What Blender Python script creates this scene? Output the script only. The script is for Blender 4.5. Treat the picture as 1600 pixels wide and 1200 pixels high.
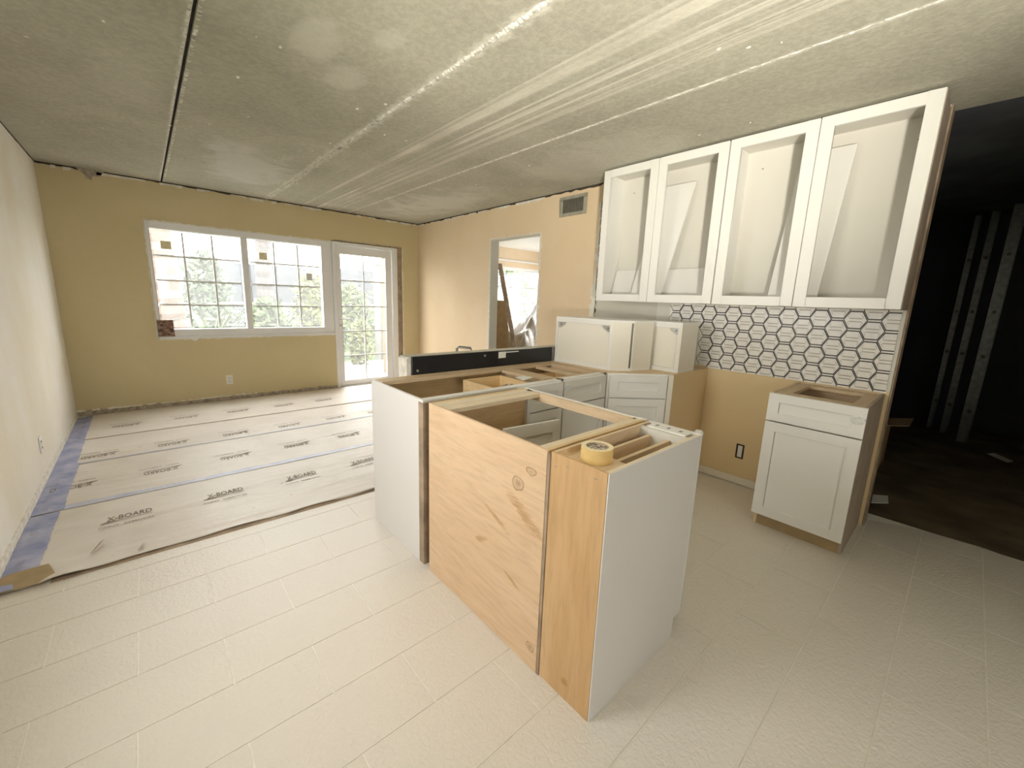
import bpy, bmesh, math, random
from mathutils import Vector, Matrix
random.seed(7)
for o in list(bpy.data.objects): bpy.data.objects.remove(o)
SC = bpy.context.scene
COL = SC.collection

# ------------------------------------------------------------------ camera
cam_d = bpy.data.cameras.new('camera'); cam = bpy.data.objects.new('camera', cam_d); COL.objects.link(cam)
F_PX, CX, CY = 636.865, 800.764, 590.602
cam_d.sensor_fit = 'HORIZONTAL'; cam_d.sensor_width = 36.0
cam_d.lens = F_PX * 36.0 / 1600.0
cam_d.shift_x = (800 - CX) / 1600.0; cam_d.shift_y = (CY - 600) / 1600.0
cam_d.clip_start = 0.02; cam_d.clip_end = 200
r_ = Vector((0.7467009, -0.6642000, 0.0357222)); u_ = Vector((0.0986697, 0.1637162, 0.9815607)); f_ = Vector((0.6578009, 0.7294075, -0.1877834))
m = Matrix((r_, u_, -f_)).transposed().to_4x4(); m.translation = Vector((0, 0, 1.3638))
cam.matrix_world = m
SC.camera = cam

# ------------------------------------------------------------------ world, exposure
w = bpy.data.worlds.new('world'); SC.world = w; w.use_nodes = True
bg = w.node_tree.nodes['Background']; bg.inputs[0].default_value = (1.0, 0.975, 0.94, 1); bg.inputs[1].default_value = 7.0
vs = SC.view_settings
vs.view_transform = 'Standard'; vs.look = 'None'; vs.gamma = 1.0; vs.use_curve_mapping = False
vs.exposure = 1.28
def portal(name, x0, x1, y, z0, z1):
    d = bpy.data.lights.new(name, 'AREA'); d.shape = 'RECTANGLE'; d.size = x1 - x0; d.size_y = z1 - z0
    d.cycles.is_portal = True
    o = bpy.data.objects.new(name, d); COL.objects.link(o)
    o.location = ((x0 + x1) / 2, y, (z0 + z1) / 2); o.rotation_euler = (math.radians(-90), 0, 0)
portal('window_portal', 0.09, 1.98, 6.24, 0.8, 2.06)
portal('door_portal', 2.05, 3.0, 6.24, 0.0, 2.06)
portal('far_window_portal', 4.7, 6.3, 6.24, 0.9, 2.0)
def portal_left(name, y0, y1, x, z0, z1):
    d = bpy.data.lights.new(name, 'AREA'); d.shape = 'RECTANGLE'; d.size = z1 - z0; d.size_y = y1 - y0
    d.cycles.is_portal = True
    o = bpy.data.objects.new(name, d); COL.objects.link(o)
    o.location = (x, (y0 + y1) / 2, (z0 + z1) / 2); o.rotation_euler = (0, math.radians(-90), 0)
d_ = bpy.data.lights.new('added_far_side_portal', 'AREA'); d_.shape = 'RECTANGLE'; d_.size = 1.1; d_.size_y = 1.3; d_.cycles.is_portal = True
o_ = bpy.data.objects.new('added_far_side_portal', d_); COL.objects.link(o_); o_.location = (6.74, 4.55, 1.45); o_.rotation_euler = (0, math.radians(90), 0)
d_ = bpy.data.lights.new('added_rear_portal', 'AREA'); d_.shape = 'RECTANGLE'; d_.size = 0.9; d_.size_y = 1.0; d_.cycles.is_portal = True
o_ = bpy.data.objects.new('added_rear_portal', d_); COL.objects.link(o_); o_.location = (0.15, -2.44, 1.55); o_.rotation_euler = (math.radians(90), 0, 0)
portal_left('added_side_portal', 1.15, 2.15, -0.79, 1.05, 2.0)

# ------------------------------------------------------------------ materials
MATS = {}
def nmat(name):
    mt = bpy.data.materials.new(name); mt.use_nodes = True
    MATS[name] = mt
    nt = mt.node_tree; b = nt.nodes['Principled BSDF']
    return mt, nt, b
def N(nt, t, **kw):
    n = nt.nodes.new(t)
    for k, v in kw.items():
        if k.startswith('i_'):
            n.inputs[k[2:].replace('_', ' ')].default_value = v
        else: setattr(n, k, v)
    return n
def C(rgb): return (rgb[0], rgb[1], rgb[2], 1)
def ramp(nt, stops, src, interp='LINEAR'):
    r = nt.nodes.new('ShaderNodeValToRGB'); r.color_ramp.interpolation = interp
    e = r.color_ramp.elements
    while len(e) < len(stops): e.new(0.5)
    for el, (p, c) in zip(e, stops): el.position = p; el.color = C(c) if len(c) == 3 else c
    nt.links.new(src, r.inputs[0]); return r
def coords(nt, scale=(1, 1, 1), kind='Object', loc=(0, 0, 0), rot=(0, 0, 0)):
    t = nt.nodes.new('ShaderNodeTexCoord'); mp = nt.nodes.new('ShaderNodeMapping')
    mp.inputs['Scale'].default_value = scale; mp.inputs['Location'].default_value = loc; mp.inputs['Rotation'].default_value = rot
    nt.links.new(t.outputs[kind], mp.inputs[0]); return mp.outputs[0]
def world_coords(nt, scale=(1, 1, 1), loc=(0, 0, 0)):
    g = nt.nodes.new('ShaderNodeNewGeometry'); mp = nt.nodes.new('ShaderNodeMapping')
    mp.inputs['Scale'].default_value = scale; mp.inputs['Location'].default_value = loc
    nt.links.new(g.outputs['Position'], mp.inputs[0]); return mp.outputs[0]
def noise(nt, vec, scale, detail=3, rough=0.5, dist=0.0):
    n = nt.nodes.new('ShaderNodeTexNoise'); n.inputs['Scale'].default_value = scale; n.inputs['Detail'].default_value = detail
    n.inputs['Roughness'].default_value = rough; n.inputs['Distortion'].default_value = dist
    nt.links.new(vec, n.inputs['Vector']); return n
def mix(nt, fac, a, b, mode='MIX'):
    x = nt.nodes.new('ShaderNodeMix'); x.data_type = 'RGBA'; x.blend_type = mode
    for sock, val in ((x.inputs[0], fac), (x.inputs[6], a), (x.inputs[7], b)):
        if hasattr(val, 'is_output') or isinstance(val, bpy.types.NodeSocket): nt.links.new(val, sock)
        elif isinstance(val, (int, float)): sock.default_value = val
        else: sock.default_value = C(val)
    return x.outputs[2]
def math_n(nt, op, a, b=None):
    x = nt.nodes.new('ShaderNodeMath'); x.operation = op
    for sock, val in ((x.inputs[0], a), (x.inputs[1], b)):
        if val is None: continue
        if isinstance(val, bpy.types.NodeSocket): nt.links.new(val, sock)
        else: sock.default_value = val
    return x.outputs[0]
def bump(nt, b, h, strength=0.3, dist=0.01):
    n = nt.nodes.new('ShaderNodeBump'); n.inputs['Strength'].default_value = strength; n.inputs['Distance'].default_value = dist
    nt.links.new(h, n.inputs['Height']); nt.links.new(n.outputs[0], b.inputs['Normal'])
def flat(name, rgb, rough=0.6, metal=0.0, var=0.06, nscale=6.0, bmp=0.0, bscale=60.0, spec=0.5):
    mt, nt, b = nmat(name)
    v = world_coords(nt)
    n = noise(nt, v, nscale, 4)
    lo = tuple(max(0, c * (1 - var)) for c in rgb); hi = tuple(min(1, c * (1 + var)) for c in rgb)
    r = ramp(nt, [(0.3, lo), (0.7, hi)], n.outputs[0]); nt.links.new(r.outputs[0], b.inputs['Base Color'])
    b.inputs['Roughness'].default_value = rough; b.inputs['Metallic'].default_value = metal
    b.inputs['Specular IOR Level'].default_value = spec
    if bmp: bump(nt, b, noise(nt, v, bscale, 4).outputs[0], bmp)
    return mt
def wall_mat(name, base, pale, dirt, pscale=1.2, lo=0.5, hi=0.75, bmp=0.25):
    mt, nt, b = nmat(name)
    v = world_coords(nt)
    n1 = noise(nt, v, pscale, 5, 0.6, 0.4); n2 = noise(nt, v, 9, 5, 0.6); n3 = noise(nt, v, 70, 3)
    m1 = ramp(nt, [(lo, (0, 0, 0)), (hi, (1, 1, 1))], n1.outputs[0])
    c = mix(nt, m1.outputs[0], base, pale)
    m2 = ramp(nt, [(0.62, (0, 0, 0)), (0.85, (0.5, 0.5, 0.5))], n2.outputs[0])
    c = mix(nt, m2.outputs[0], c, dirt)
    nt.links.new(c, b.inputs['Base Color']); b.inputs['Roughness'].default_value = 0.75
    b.inputs['Specular IOR Level'].default_value = 0.25
    bump(nt, b, n3.outputs[0], bmp, 0.004)
    return mt
wall_mat('wall_tan', (0.64, 0.545, 0.325), (0.69, 0.59, 0.375), (0.57, 0.48, 0.28), 0.8, .45, .8)
wall_mat('wall_peach', (0.74, 0.58, 0.39), (0.78, 0.64, 0.47), (0.68, 0.52, 0.34), 0.9, .45, .75)
wall_mat('wall_cream', (0.79, 0.74, 0.63), (0.86, 0.84, 0.79), (0.70, 0.65, 0.54), 0.7, .38, .62)
wall_mat('drywall_grey', (0.60, 0.57, 0.49), (0.66, 0.63, 0.56), (0.54, 0.50, 0.42), 1.6)
wall_mat('drywall_light', (0.70, 0.68, 0.60), (0.74, 0.72, 0.65), (0.64, 0.60, 0.52), 1.6)
wall_mat('kraft_drywall', (0.74, 0.58, 0.34), (0.78, 0.62, 0.39), (0.68, 0.52, 0.30), 1.5)
flat('plaster_white', (0.78, 0.74, 0.66), 0.9, 0, 0.15, 25, 0.6, 40)
flat('plaster_joint', (0.60, 0.58, 0.52), 0.9, 0, 0.25, 30, 0.6, 40)
flat('plaster_dirty', (0.42, 0.36, 0.28), 0.95, 0, 0.4, 25, 0.8, 60)
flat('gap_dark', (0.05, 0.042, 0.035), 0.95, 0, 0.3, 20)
flat('white_vinyl', (0.82, 0.82, 0.82), 0.35, 0, 0.02)
flat('muntin_grey', (0.74, 0.74, 0.75), 0.4, 0, 0.03)
flat('cab_white', (0.80, 0.785, 0.745), 0.38, 0, 0.02, 3)
flat('cab_cream', (0.80, 0.76, 0.66), 0.45, 0, 0.02, 3)
flat('cab_side_white', (0.75, 0.725, 0.705), 0.45, 0, 0.02, 2)
flat('cab_inside', (0.70, 0.675, 0.61), 0.5, 0, 0.02, 3)
flat('groove_shade_grey', (0.30, 0.28, 0.25), 0.8)
flat('metal_zinc', (0.62, 0.62, 0.60), 0.32, 0.9, 0.08, 30)
flat('metal_grey', (0.32, 0.32, 0.31), 0.45, 0.6, 0.05)
flat('black_board', (0.012, 0.014, 0.018), 0.35, 0, 0.3, 8, 0.05, 100)
flat('black_plastic', (0.015, 0.015, 0.018), 0.4)
flat('paper_white', (0.85, 0.84, 0.80), 0.8, 0, 0.03)
flat('ivory_plastic', (0.80, 0.76, 0.66), 0.4, 0, 0.03)
flat('sticker_tan', (0.75, 0.66, 0.42), 0.7, 0, 0.1, 30)
flat('shaded_wall', (0.012, 0.014, 0.022), 0.7, 0, 0.4, 3)  # wall colour blackened to paint in the unlit room's shade
flat('shaded_ceiling', (0.07, 0.075, 0.085), 0.9, 0, 0.3, 3)  # ceiling concrete darkened, the room's shade put into its colour
flat('tape_cream', (0.78, 0.56, 0.23), 0.65, 0, 0.04, 40)
flat('tape_side', (0.88, 0.76, 0.50), 0.7, 0, 0.03, 60)
flat('lawn', (0.075, 0.115, 0.05), 0.9, 0, 0.25, 6)
flat('shed_pale', (0.19, 0.19, 0.18), 0.8, 0, 0.08, 3)
flat('patio', (0.20, 0.20, 0.195), 0.8, 0, 0.06, 2)
flat('peach_stucco', (0.16, 0.105, 0.06), 0.9, 0, 0.05, 8)
flat('fence_grey', (0.035, 0.04, 0.048), 0.8, 0, 0.12, 3)
flat('galvanised', (0.55, 0.57, 0.58), 0.4, 0.7, 0.1, 20)
flat('bark', (0.055, 0.05, 0.05), 0.95, 0, 0.3, 14, 0.6, 30)
flat('bark_pink', (0.105, 0.075, 0.062), 0.95, 0, 0.3, 14, 0.6, 30)
for nm, c in (('leaf_a', (0.055, 0.095, 0.028)), ('leaf_b', (0.08, 0.115, 0.035)), ('leaf_c', (0.065, 0.095, 0.055)), ('leaf_d', (0.105, 0.125, 0.028))):
    mt = flat(nm, c, 0.6, 0, 0.25, 10)
    b = mt.node_tree.nodes['Principled BSDF']; b.inputs['Transmission Weight'].default_value = 0.0
    b.inputs['Subsurface Weight'].default_value = 0.0
flat('plastic_sheet', (0.80, 0.80, 0.80), 0.25, 0, 0.05, 8)
flat('plastic_dusty', (0.40, 0.36, 0.29), 0.35, 0, 0.3, 8)
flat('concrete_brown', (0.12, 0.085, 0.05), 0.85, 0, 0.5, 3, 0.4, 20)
flat('grout', (0.90, 0.87, 0.79), 0.85, 0, 0.06, 20)
flat('hex_white', (0.83, 0.80, 0.75), 0.3, 0, 0.05, 20)
flat('hex_band', (0.47, 0.42, 0.36), 0.35, 0, 0.05, 20)
flat('hex_black', (0.025, 0.02, 0.018), 0.4, 0, 0.2, 20)
flat('ink', (0.24, 0.19, 0.15), 0.9, 0, 0.3, 60)
flat('ink_dark', (0.14, 0.10, 0.08), 0.9, 0, 0.3, 60)
flat('toe_wood', (0.40, 0.29, 0.15), 0.7, 0, 0.15, 10)
flat('raw_side', (0.42, 0.34, 0.27), 0.75, 0, 0.12, 8)
flat('plank_old', (0.36, 0.27, 0.19), 0.85, 0, 0.3, 10, 0.3, 40)
flat('vent_metal', (0.42, 0.40, 0.32), 0.5, 0.3, 0.12, 15)
flat('lamp_body', (0.75, 0.55, 0.05), 0.4)

# glass with a milky mix that paints in veiling glare
mt, nt, b = nmat('glare_veil_glass')
out = nt.nodes['Material Output']; nt.nodes.remove(b)
tr = N(nt, 'ShaderNodeBsdfTransparent'); tr.inputs[0].default_value = (0.97, 0.98, 0.98, 1)
tl = N(nt, 'ShaderNodeBsdfTranslucent'); tl.inputs[0].default_value = (0.95, 0.95, 0.95, 1)
gl = N(nt, 'ShaderNodeBsdfGlossy'); gl.inputs['Roughness'].default_value = 0.03
m1 = N(nt, 'ShaderNodeMixShader'); m1.inputs[0].default_value = 0.05
m2 = N(nt, 'ShaderNodeMixShader'); m2.inputs[0].default_value = 0.03
nt.links.new(tr.outputs[0], m1.inputs[1]); nt.links.new(tl.outputs[0], m1.inputs[2])
nt.links.new(m1.outputs[0], m2.inputs[1]); nt.links.new(gl.outputs[0], m2.inputs[2]); nt.links.new(m2.outputs[0], out.inputs[0])

# clear bubbly packing plastic
mt, nt, b = nmat('clear_plastic')
b.inputs['Base Color'].default_value = (0.9, 0.9, 0.88, 1); b.inputs['Roughness'].default_value = 0.25; b.inputs['Alpha'].default_value = 0.45

# wood
def wood(name, lo, hi, axis='X', scale=1.0, rough=0.55, knots=None, streak=None, contrast=(0.3, 0.7)):
    mt, nt, b = nmat(name)
    s = {'X': (0.7, 6, 6), 'Y': (6, 0.7, 6), 'Z': (6, 6, 0.7)}[axis]
    v = world_coords(nt, tuple(k * scale for k in s))
    v2 = world_coords(nt, tuple(k * scale * 4 for k in s))
    n1 = noise(nt, v, 1.6, 5, 0.55, 1.2); n2 = noise(nt, v2, 3, 4, 0.6, 0.3)
    c = ramp(nt, [(contrast[0], lo), (contrast[1], hi)], n1.outputs[0]).outputs[0]
    f = ramp(nt, [(0.45, (0, 0, 0)), (0.8, (0.6, 0.6, 0.6))], n2.outputs[0]).outputs[0]
    c = mix(nt, f, c, tuple(k * 0.72 for k in lo))
    if knots or streak:
        wc = world_coords(nt)
        nz = noise(nt, wc, 14, 3)
        sep = N(nt, 'ShaderNodeSeparateXYZ'); nt.links.new(wc, sep.inputs[0])
        for (ky, kz, ry, rz) in (knots or []):
            dy = math_n(nt, 'DIVIDE', math_n(nt, 'SUBTRACT', sep.outputs[1], ky), ry)
            dz = math_n(nt, 'DIVIDE', math_n(nt, 'SUBTRACT', sep.outputs[2], kz), rz)
            d = math_n(nt, 'SQRT', math_n(nt, 'ADD', math_n(nt, 'MULTIPLY', dy, dy), math_n(nt, 'MULTIPLY', dz, dz)))
            d = math_n(nt, 'ADD', d, math_n(nt, 'MULTIPLY', math_n(nt, 'SUBTRACT', nz.outputs[0], 0.5), 1.6))
            k = ramp(nt, [(0.0, (0.55, 0.55, 0.55)), (0.40, (0.2, 0.2, 0.2)), (0.66, (0.25, 0.25, 0.25)), (0.72, (0.95, 0.95, 0.95)), (0.80, (0, 0, 0))], math_n(nt, 'MULTIPLY', d, 0.75)).outputs[0]
            c = mix(nt, k, c, (0.20, 0.09, 0.02))
        for (ky, kz, ry, rz, slope) in (streak or []):
            yy = math_n(nt, 'SUBTRACT', sep.outputs[1], ky)
            dy = math_n(nt, 'DIVIDE', yy, ry)
            zz = math_n(nt, 'SUBTRACT', math_n(nt, 'SUBTRACT', sep.outputs[2], kz), math_n(nt, 'MULTIPLY', yy, slope))
            dz = math_n(nt, 'DIVIDE', zz, rz)
            d = math_n(nt, 'ADD', math_n(nt, 'MULTIPLY', dy, dy), math_n(nt, 'MULTIPLY', dz, dz))
            n5 = noise(nt, world_coords(nt, (1, 22, 130)), 1.0, 5)
            d = math_n(nt, 'ADD', d, math_n(nt, 'MULTIPLY', math_n(nt, 'SUBTRACT', n5.outputs[0], 0.5), 2.6))
            k = ramp(nt, [(0.0, (0.6, 0.6, 0.6)), (0.9, (0, 0, 0))], d).outputs[0]
            c = mix(nt, k, c, (0.40, 0.20, 0.05))
    nt.links.new(c, b.inputs['Base Color']); b.inputs['Roughness'].default_value = rough
    bump(nt, b, n2.outputs[0], 0.08, 0.002)
    return mt
wood('ply_x', (0.70, 0.52, 0.32), (0.80, 0.62, 0.42), 'X')
wood('ply_y', (0.70, 0.52, 0.32), (0.80, 0.62, 0.42), 'Y')
wood('ply_z', (0.68, 0.48, 0.27), (0.76, 0.56, 0.35), 'Z')
wood('ply_inside', (0.72, 0.50, 0.25), (0.80, 0.59, 0.33), 'X')
wood('ply_edge', (0.78, 0.64, 0.45), (0.85, 0.73, 0.55), 'X', 2)
wood('rail_dull', (0.58, 0.43, 0.26), (0.68, 0.52, 0.34), 'X')
wood('ply_back_panel', (0.70, 0.48, 0.29), (0.79, 0.58, 0.38), 'Y', 0.8,
     knots=[(0.945, 0.775, 0.028, 0.017), (1.005, 0.705, 0.030, 0.026), (0.905, 0.09, 0.02, 0.018)],
     streak=[(0.97, 0.60, 0.12, 0.035, 0.55), (1.22, 0.38, 0.05, 0.02, -0.5), (1.02, 0.30, 0.06, 0.012, 0.4), (1.13, 0.52, 0.09, 0.015, 0.4)])
wood('ply_drawer_back', (0.60, 0.37, 0.17), (0.72, 0.49, 0.27), 'Z', 0.8, streak=[(0.74, 0.07, 0.02, 0.02, 0.0)])

# ceiling: raw concrete slabs with plaster smears
mt, nt, b = nmat('concrete_ceiling')
v = world_coords(nt)
sep = N(nt, 'ShaderNodeSeparateXYZ'); nt.links.new(v, sep.inputs[0])
big = noise(nt, v, 1.1, 6, 0.62, 0.5); fine = noise(nt, v, 38, 4, 0.6)
c = ramp(nt, [(0.28, (0.36, 0.34, 0.275)), (0.72, (0.48, 0.46, 0.375))], big.outputs[0]).outputs[0]
mot = ramp(nt, [(0.4, (0.8, 0.8, 0.8)), (0.62, (1.12, 1.12, 1.12))], fine.outputs[0]).outputs[0]
c = mix(nt, 0.45, c, mot, 'MULTIPLY')
# long trowel streaks running the length of one slab
st = noise(nt, world_coords(nt, (16, 0.10, 1)), 1.0, 5, 0.62)
band = math_n(nt, 'DIVIDE', math_n(nt, 'SUBTRACT', sep.outputs[0], 1.80), 0.36)
band = math_n(nt, 'SUBTRACT', 1.0, math_n(nt, 'MULTIPLY', band, band))
band = math_n(nt, 'MAXIMUM', band, 0.0)
sm = ramp(nt, [(0.50, (0, 0, 0)), (0.60, (1, 1, 1))], st.outputs[0]).outputs[0]
brk = ramp(nt, [(0.30, (0.15, 0.15, 0.15)), (0.55, (1, 1, 1))], noise(nt, world_coords(nt, (3, 0.8, 1)), 1.5, 4).outputs[0]).outputs[0]
fac = math_n(nt, 'MULTIPLY', math_n(nt, 'MULTIPLY', sm, band), math_n(nt, 'MULTIPLY', brk, 0.7))
c = mix(nt, fac, c, (0.74, 0.71, 0.61))
for (sx_, hw_, st_k) in ((1.264, 0.055, 0.75), (2.27, 0.028, 0.6), (0.262, 0.022, 0.45)):
    dd = math_n(nt, 'ABSOLUTE', math_n(nt, 'DIVIDE', math_n(nt, 'SUBTRACT', sep.outputs[0], sx_), hw_))
    dd = math_n(nt, 'ADD', dd, math_n(nt, 'MULTIPLY', math_n(nt, 'SUBTRACT', noise(nt, v, 16, 5, 0.65).outputs[0], 0.5), 2.4))
    c = mix(nt, ramp(nt, [(0.15, (st_k,) * 3), (0.85, (0, 0, 0))], dd).outputs[0], c, (0.66, 0.64, 0.56))
# pale dried patches of skim coat
def patch(c, px, py, rx, ry, strength, col=(0.60, 0.58, 0.50)):
    nz = noise(nt, v, 3.0, 6, 0.65, 0.8)
    dx = math_n(nt, 'DIVIDE', math_n(nt, 'SUBTRACT', sep.outputs[0], px), rx)
    dy = math_n(nt, 'DIVIDE', math_n(nt, 'SUBTRACT', sep.outputs[1], py), ry)
    d = math_n(nt, 'ADD', math_n(nt, 'MULTIPLY', dx, dx), math_n(nt, 'MULTIPLY', dy, dy))
    d = math_n(nt, 'ADD', d, math_n(nt, 'MULTIPLY', math_n(nt, 'SUBTRACT', nz.outputs[0], 0.5), 3.6))
    k = ramp(nt, [(0.2, (strength,) * 3), (1.0, (0, 0, 0))], d).outputs[0]
    return mix(nt, k, c, col)
c = patch(c, 0.70, 2.18, 0.13, 0.22, 0.55); c = patch(c, 0.92, 2.42, 0.10, 0.16, 0.5); c = patch(c, 0.93, 1.95, 0.07, 0.12, 0.45)
c = patch(c, 0.85, 4.75, 0.40, 0.85, 0.75, (0.56, 0.55, 0.50)); c = patch(c, 2.75, 4.6, 0.5, 1.0, 0.7, (0.58, 0.56, 0.50))
c = patch(c, 0.05, 3.4, 0.18, 0.5, 0.3); c = patch(c, 2.85, 2.2, 0.45, 0.8, 0.35)
# small flecks
vo = N(nt, 'ShaderNodeTexVoronoi'); vo.inputs['Scale'].default_value = 2.2; nt.links.new(v, vo.inputs['Vector'])
fl = ramp(nt, [(0.012, (1, 1, 1)), (0.03, (0, 0, 0))], vo.outputs['Distance']).outputs[0]
c = mix(nt, fl, c, (0.75, 0.72, 0.62))
nt.links.new(c, b.inputs['Base Color']); b.inputs['Roughness'].default_value = 0.9; b.inputs['Specular IOR Level'].default_value = 0.2
bump(nt, b, math_n(nt, 'ADD', fine.outputs[0], fac), 0.35, 0.006)

# embossed floor tiles
mt, nt, b = nmat('floor_tile')
v = world_coords(nt)
oi = N(nt, 'ShaderNodeObjectInfo')
n1 = noise(nt, v, 62, 2, 0.4, 0.8); n0 = noise(nt, v, 1.2, 3)
c = ramp(nt, [(0.3, (0.72, 0.675, 0.605)), (0.7, (0.77, 0.725, 0.655))], n0.outputs[0]).outputs[0]
c = mix(nt, math_n(nt, 'MULTIPLY', oi.outputs['Random'], 0.30), c, (0.76, 0.69, 0.62))
nt.links.new(c, b.inputs['Base Color']); b.inputs['Roughness'].default_value = 0.42; b.inputs['Specular IOR Level'].default_value = 0.45
bump(nt, b, n1.outputs[0], 0.42, 0.008)

# rosin paper with wrinkles
mt, nt, b = nmat('rosin_paper')
v = world_coords(nt)
n1 = noise(nt, v, 2.0, 5, 0.6, 0.6); n2 = noise(nt, world_coords(nt, (1.5, 9, 1)), 1.5, 4)
c = ramp(nt, [(0.3, (0.65, 0.59, 0.52)), (0.7, (0.75, 0.70, 0.64))], n1.outputs[0]).outputs[0]
sp = ramp(nt, [(0.70, (0, 0, 0)), (0.76, (0.6, 0.6, 0.6))], noise(nt, v, 17, 3).outputs[0]).outputs[0]
c = mix(nt, sp, c, (0.38, 0.31, 0.24))
nt.links.new(c, b.inputs['Base Color']); b.inputs['Roughness'].default_value = 0.5
bump(nt, b, math_n(nt, 'ADD', n2.outputs[0], math_n(nt, 'MULTIPLY', n1.outputs[0], 0.6)), 0.4, 0.02)
# blue painter's tape
mt, nt, b = nmat('blue_tape')
v = world_coords(nt)
c = ramp(nt, [(0.3, (0.22, 0.26, 0.48)), (0.7, (0.48, 0.49, 0.62))], noise(nt, v, 7, 4).outputs[0]).outputs[0]
nt.links.new(c, b.inputs['Base Color']); b.inputs['Roughness'].default_value = 0.45
bump(nt, b, noise(nt, v, 30, 3).outputs[0], 0.4, 0.006)
mt, nt, b = nmat('blue_tape_pale')
v = world_coords(nt)
c = ramp(nt, [(0.3, (0.40, 0.43, 0.60)), (0.7, (0.60, 0.60, 0.68))], noise(nt, v, 6, 4).outputs[0]).outputs[0]
nt.links.new(c, b.inputs['Base Color']); b.inputs['Roughness'].default_value = 0.45
bump(nt, b, noise(nt, v, 30, 3).outputs[0], 0.3, 0.006)
# printed core disc of the tape roll
mt, nt, b = nmat('core_print')
v = world_coords(nt)
c = ramp(nt, [(0.46, (0.16, 0.12, 0.09)), (0.54, (0.62, 0.54, 0.42))], noise(nt, v, 70, 2).outputs[0]).outputs[0]
nt.links.new(c, b.inputs['Base Color'])
# brown patterned box
mt, nt, b = nmat('brown_print')
v = world_coords(nt)
c = ramp(nt, [(0.38, (0.05, 0.025, 0.018)), (0.5, (0.22, 0.12, 0.08)), (0.66, (0.42, 0.30, 0.22))], noise(nt, world_coords(nt, (1, 1, 1.6)), 18, 4).outputs[0]).outputs[0]
nt.links.new(c, b.inputs['Base Color']); b.inputs['Roughness'].default_value = 0.6

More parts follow.
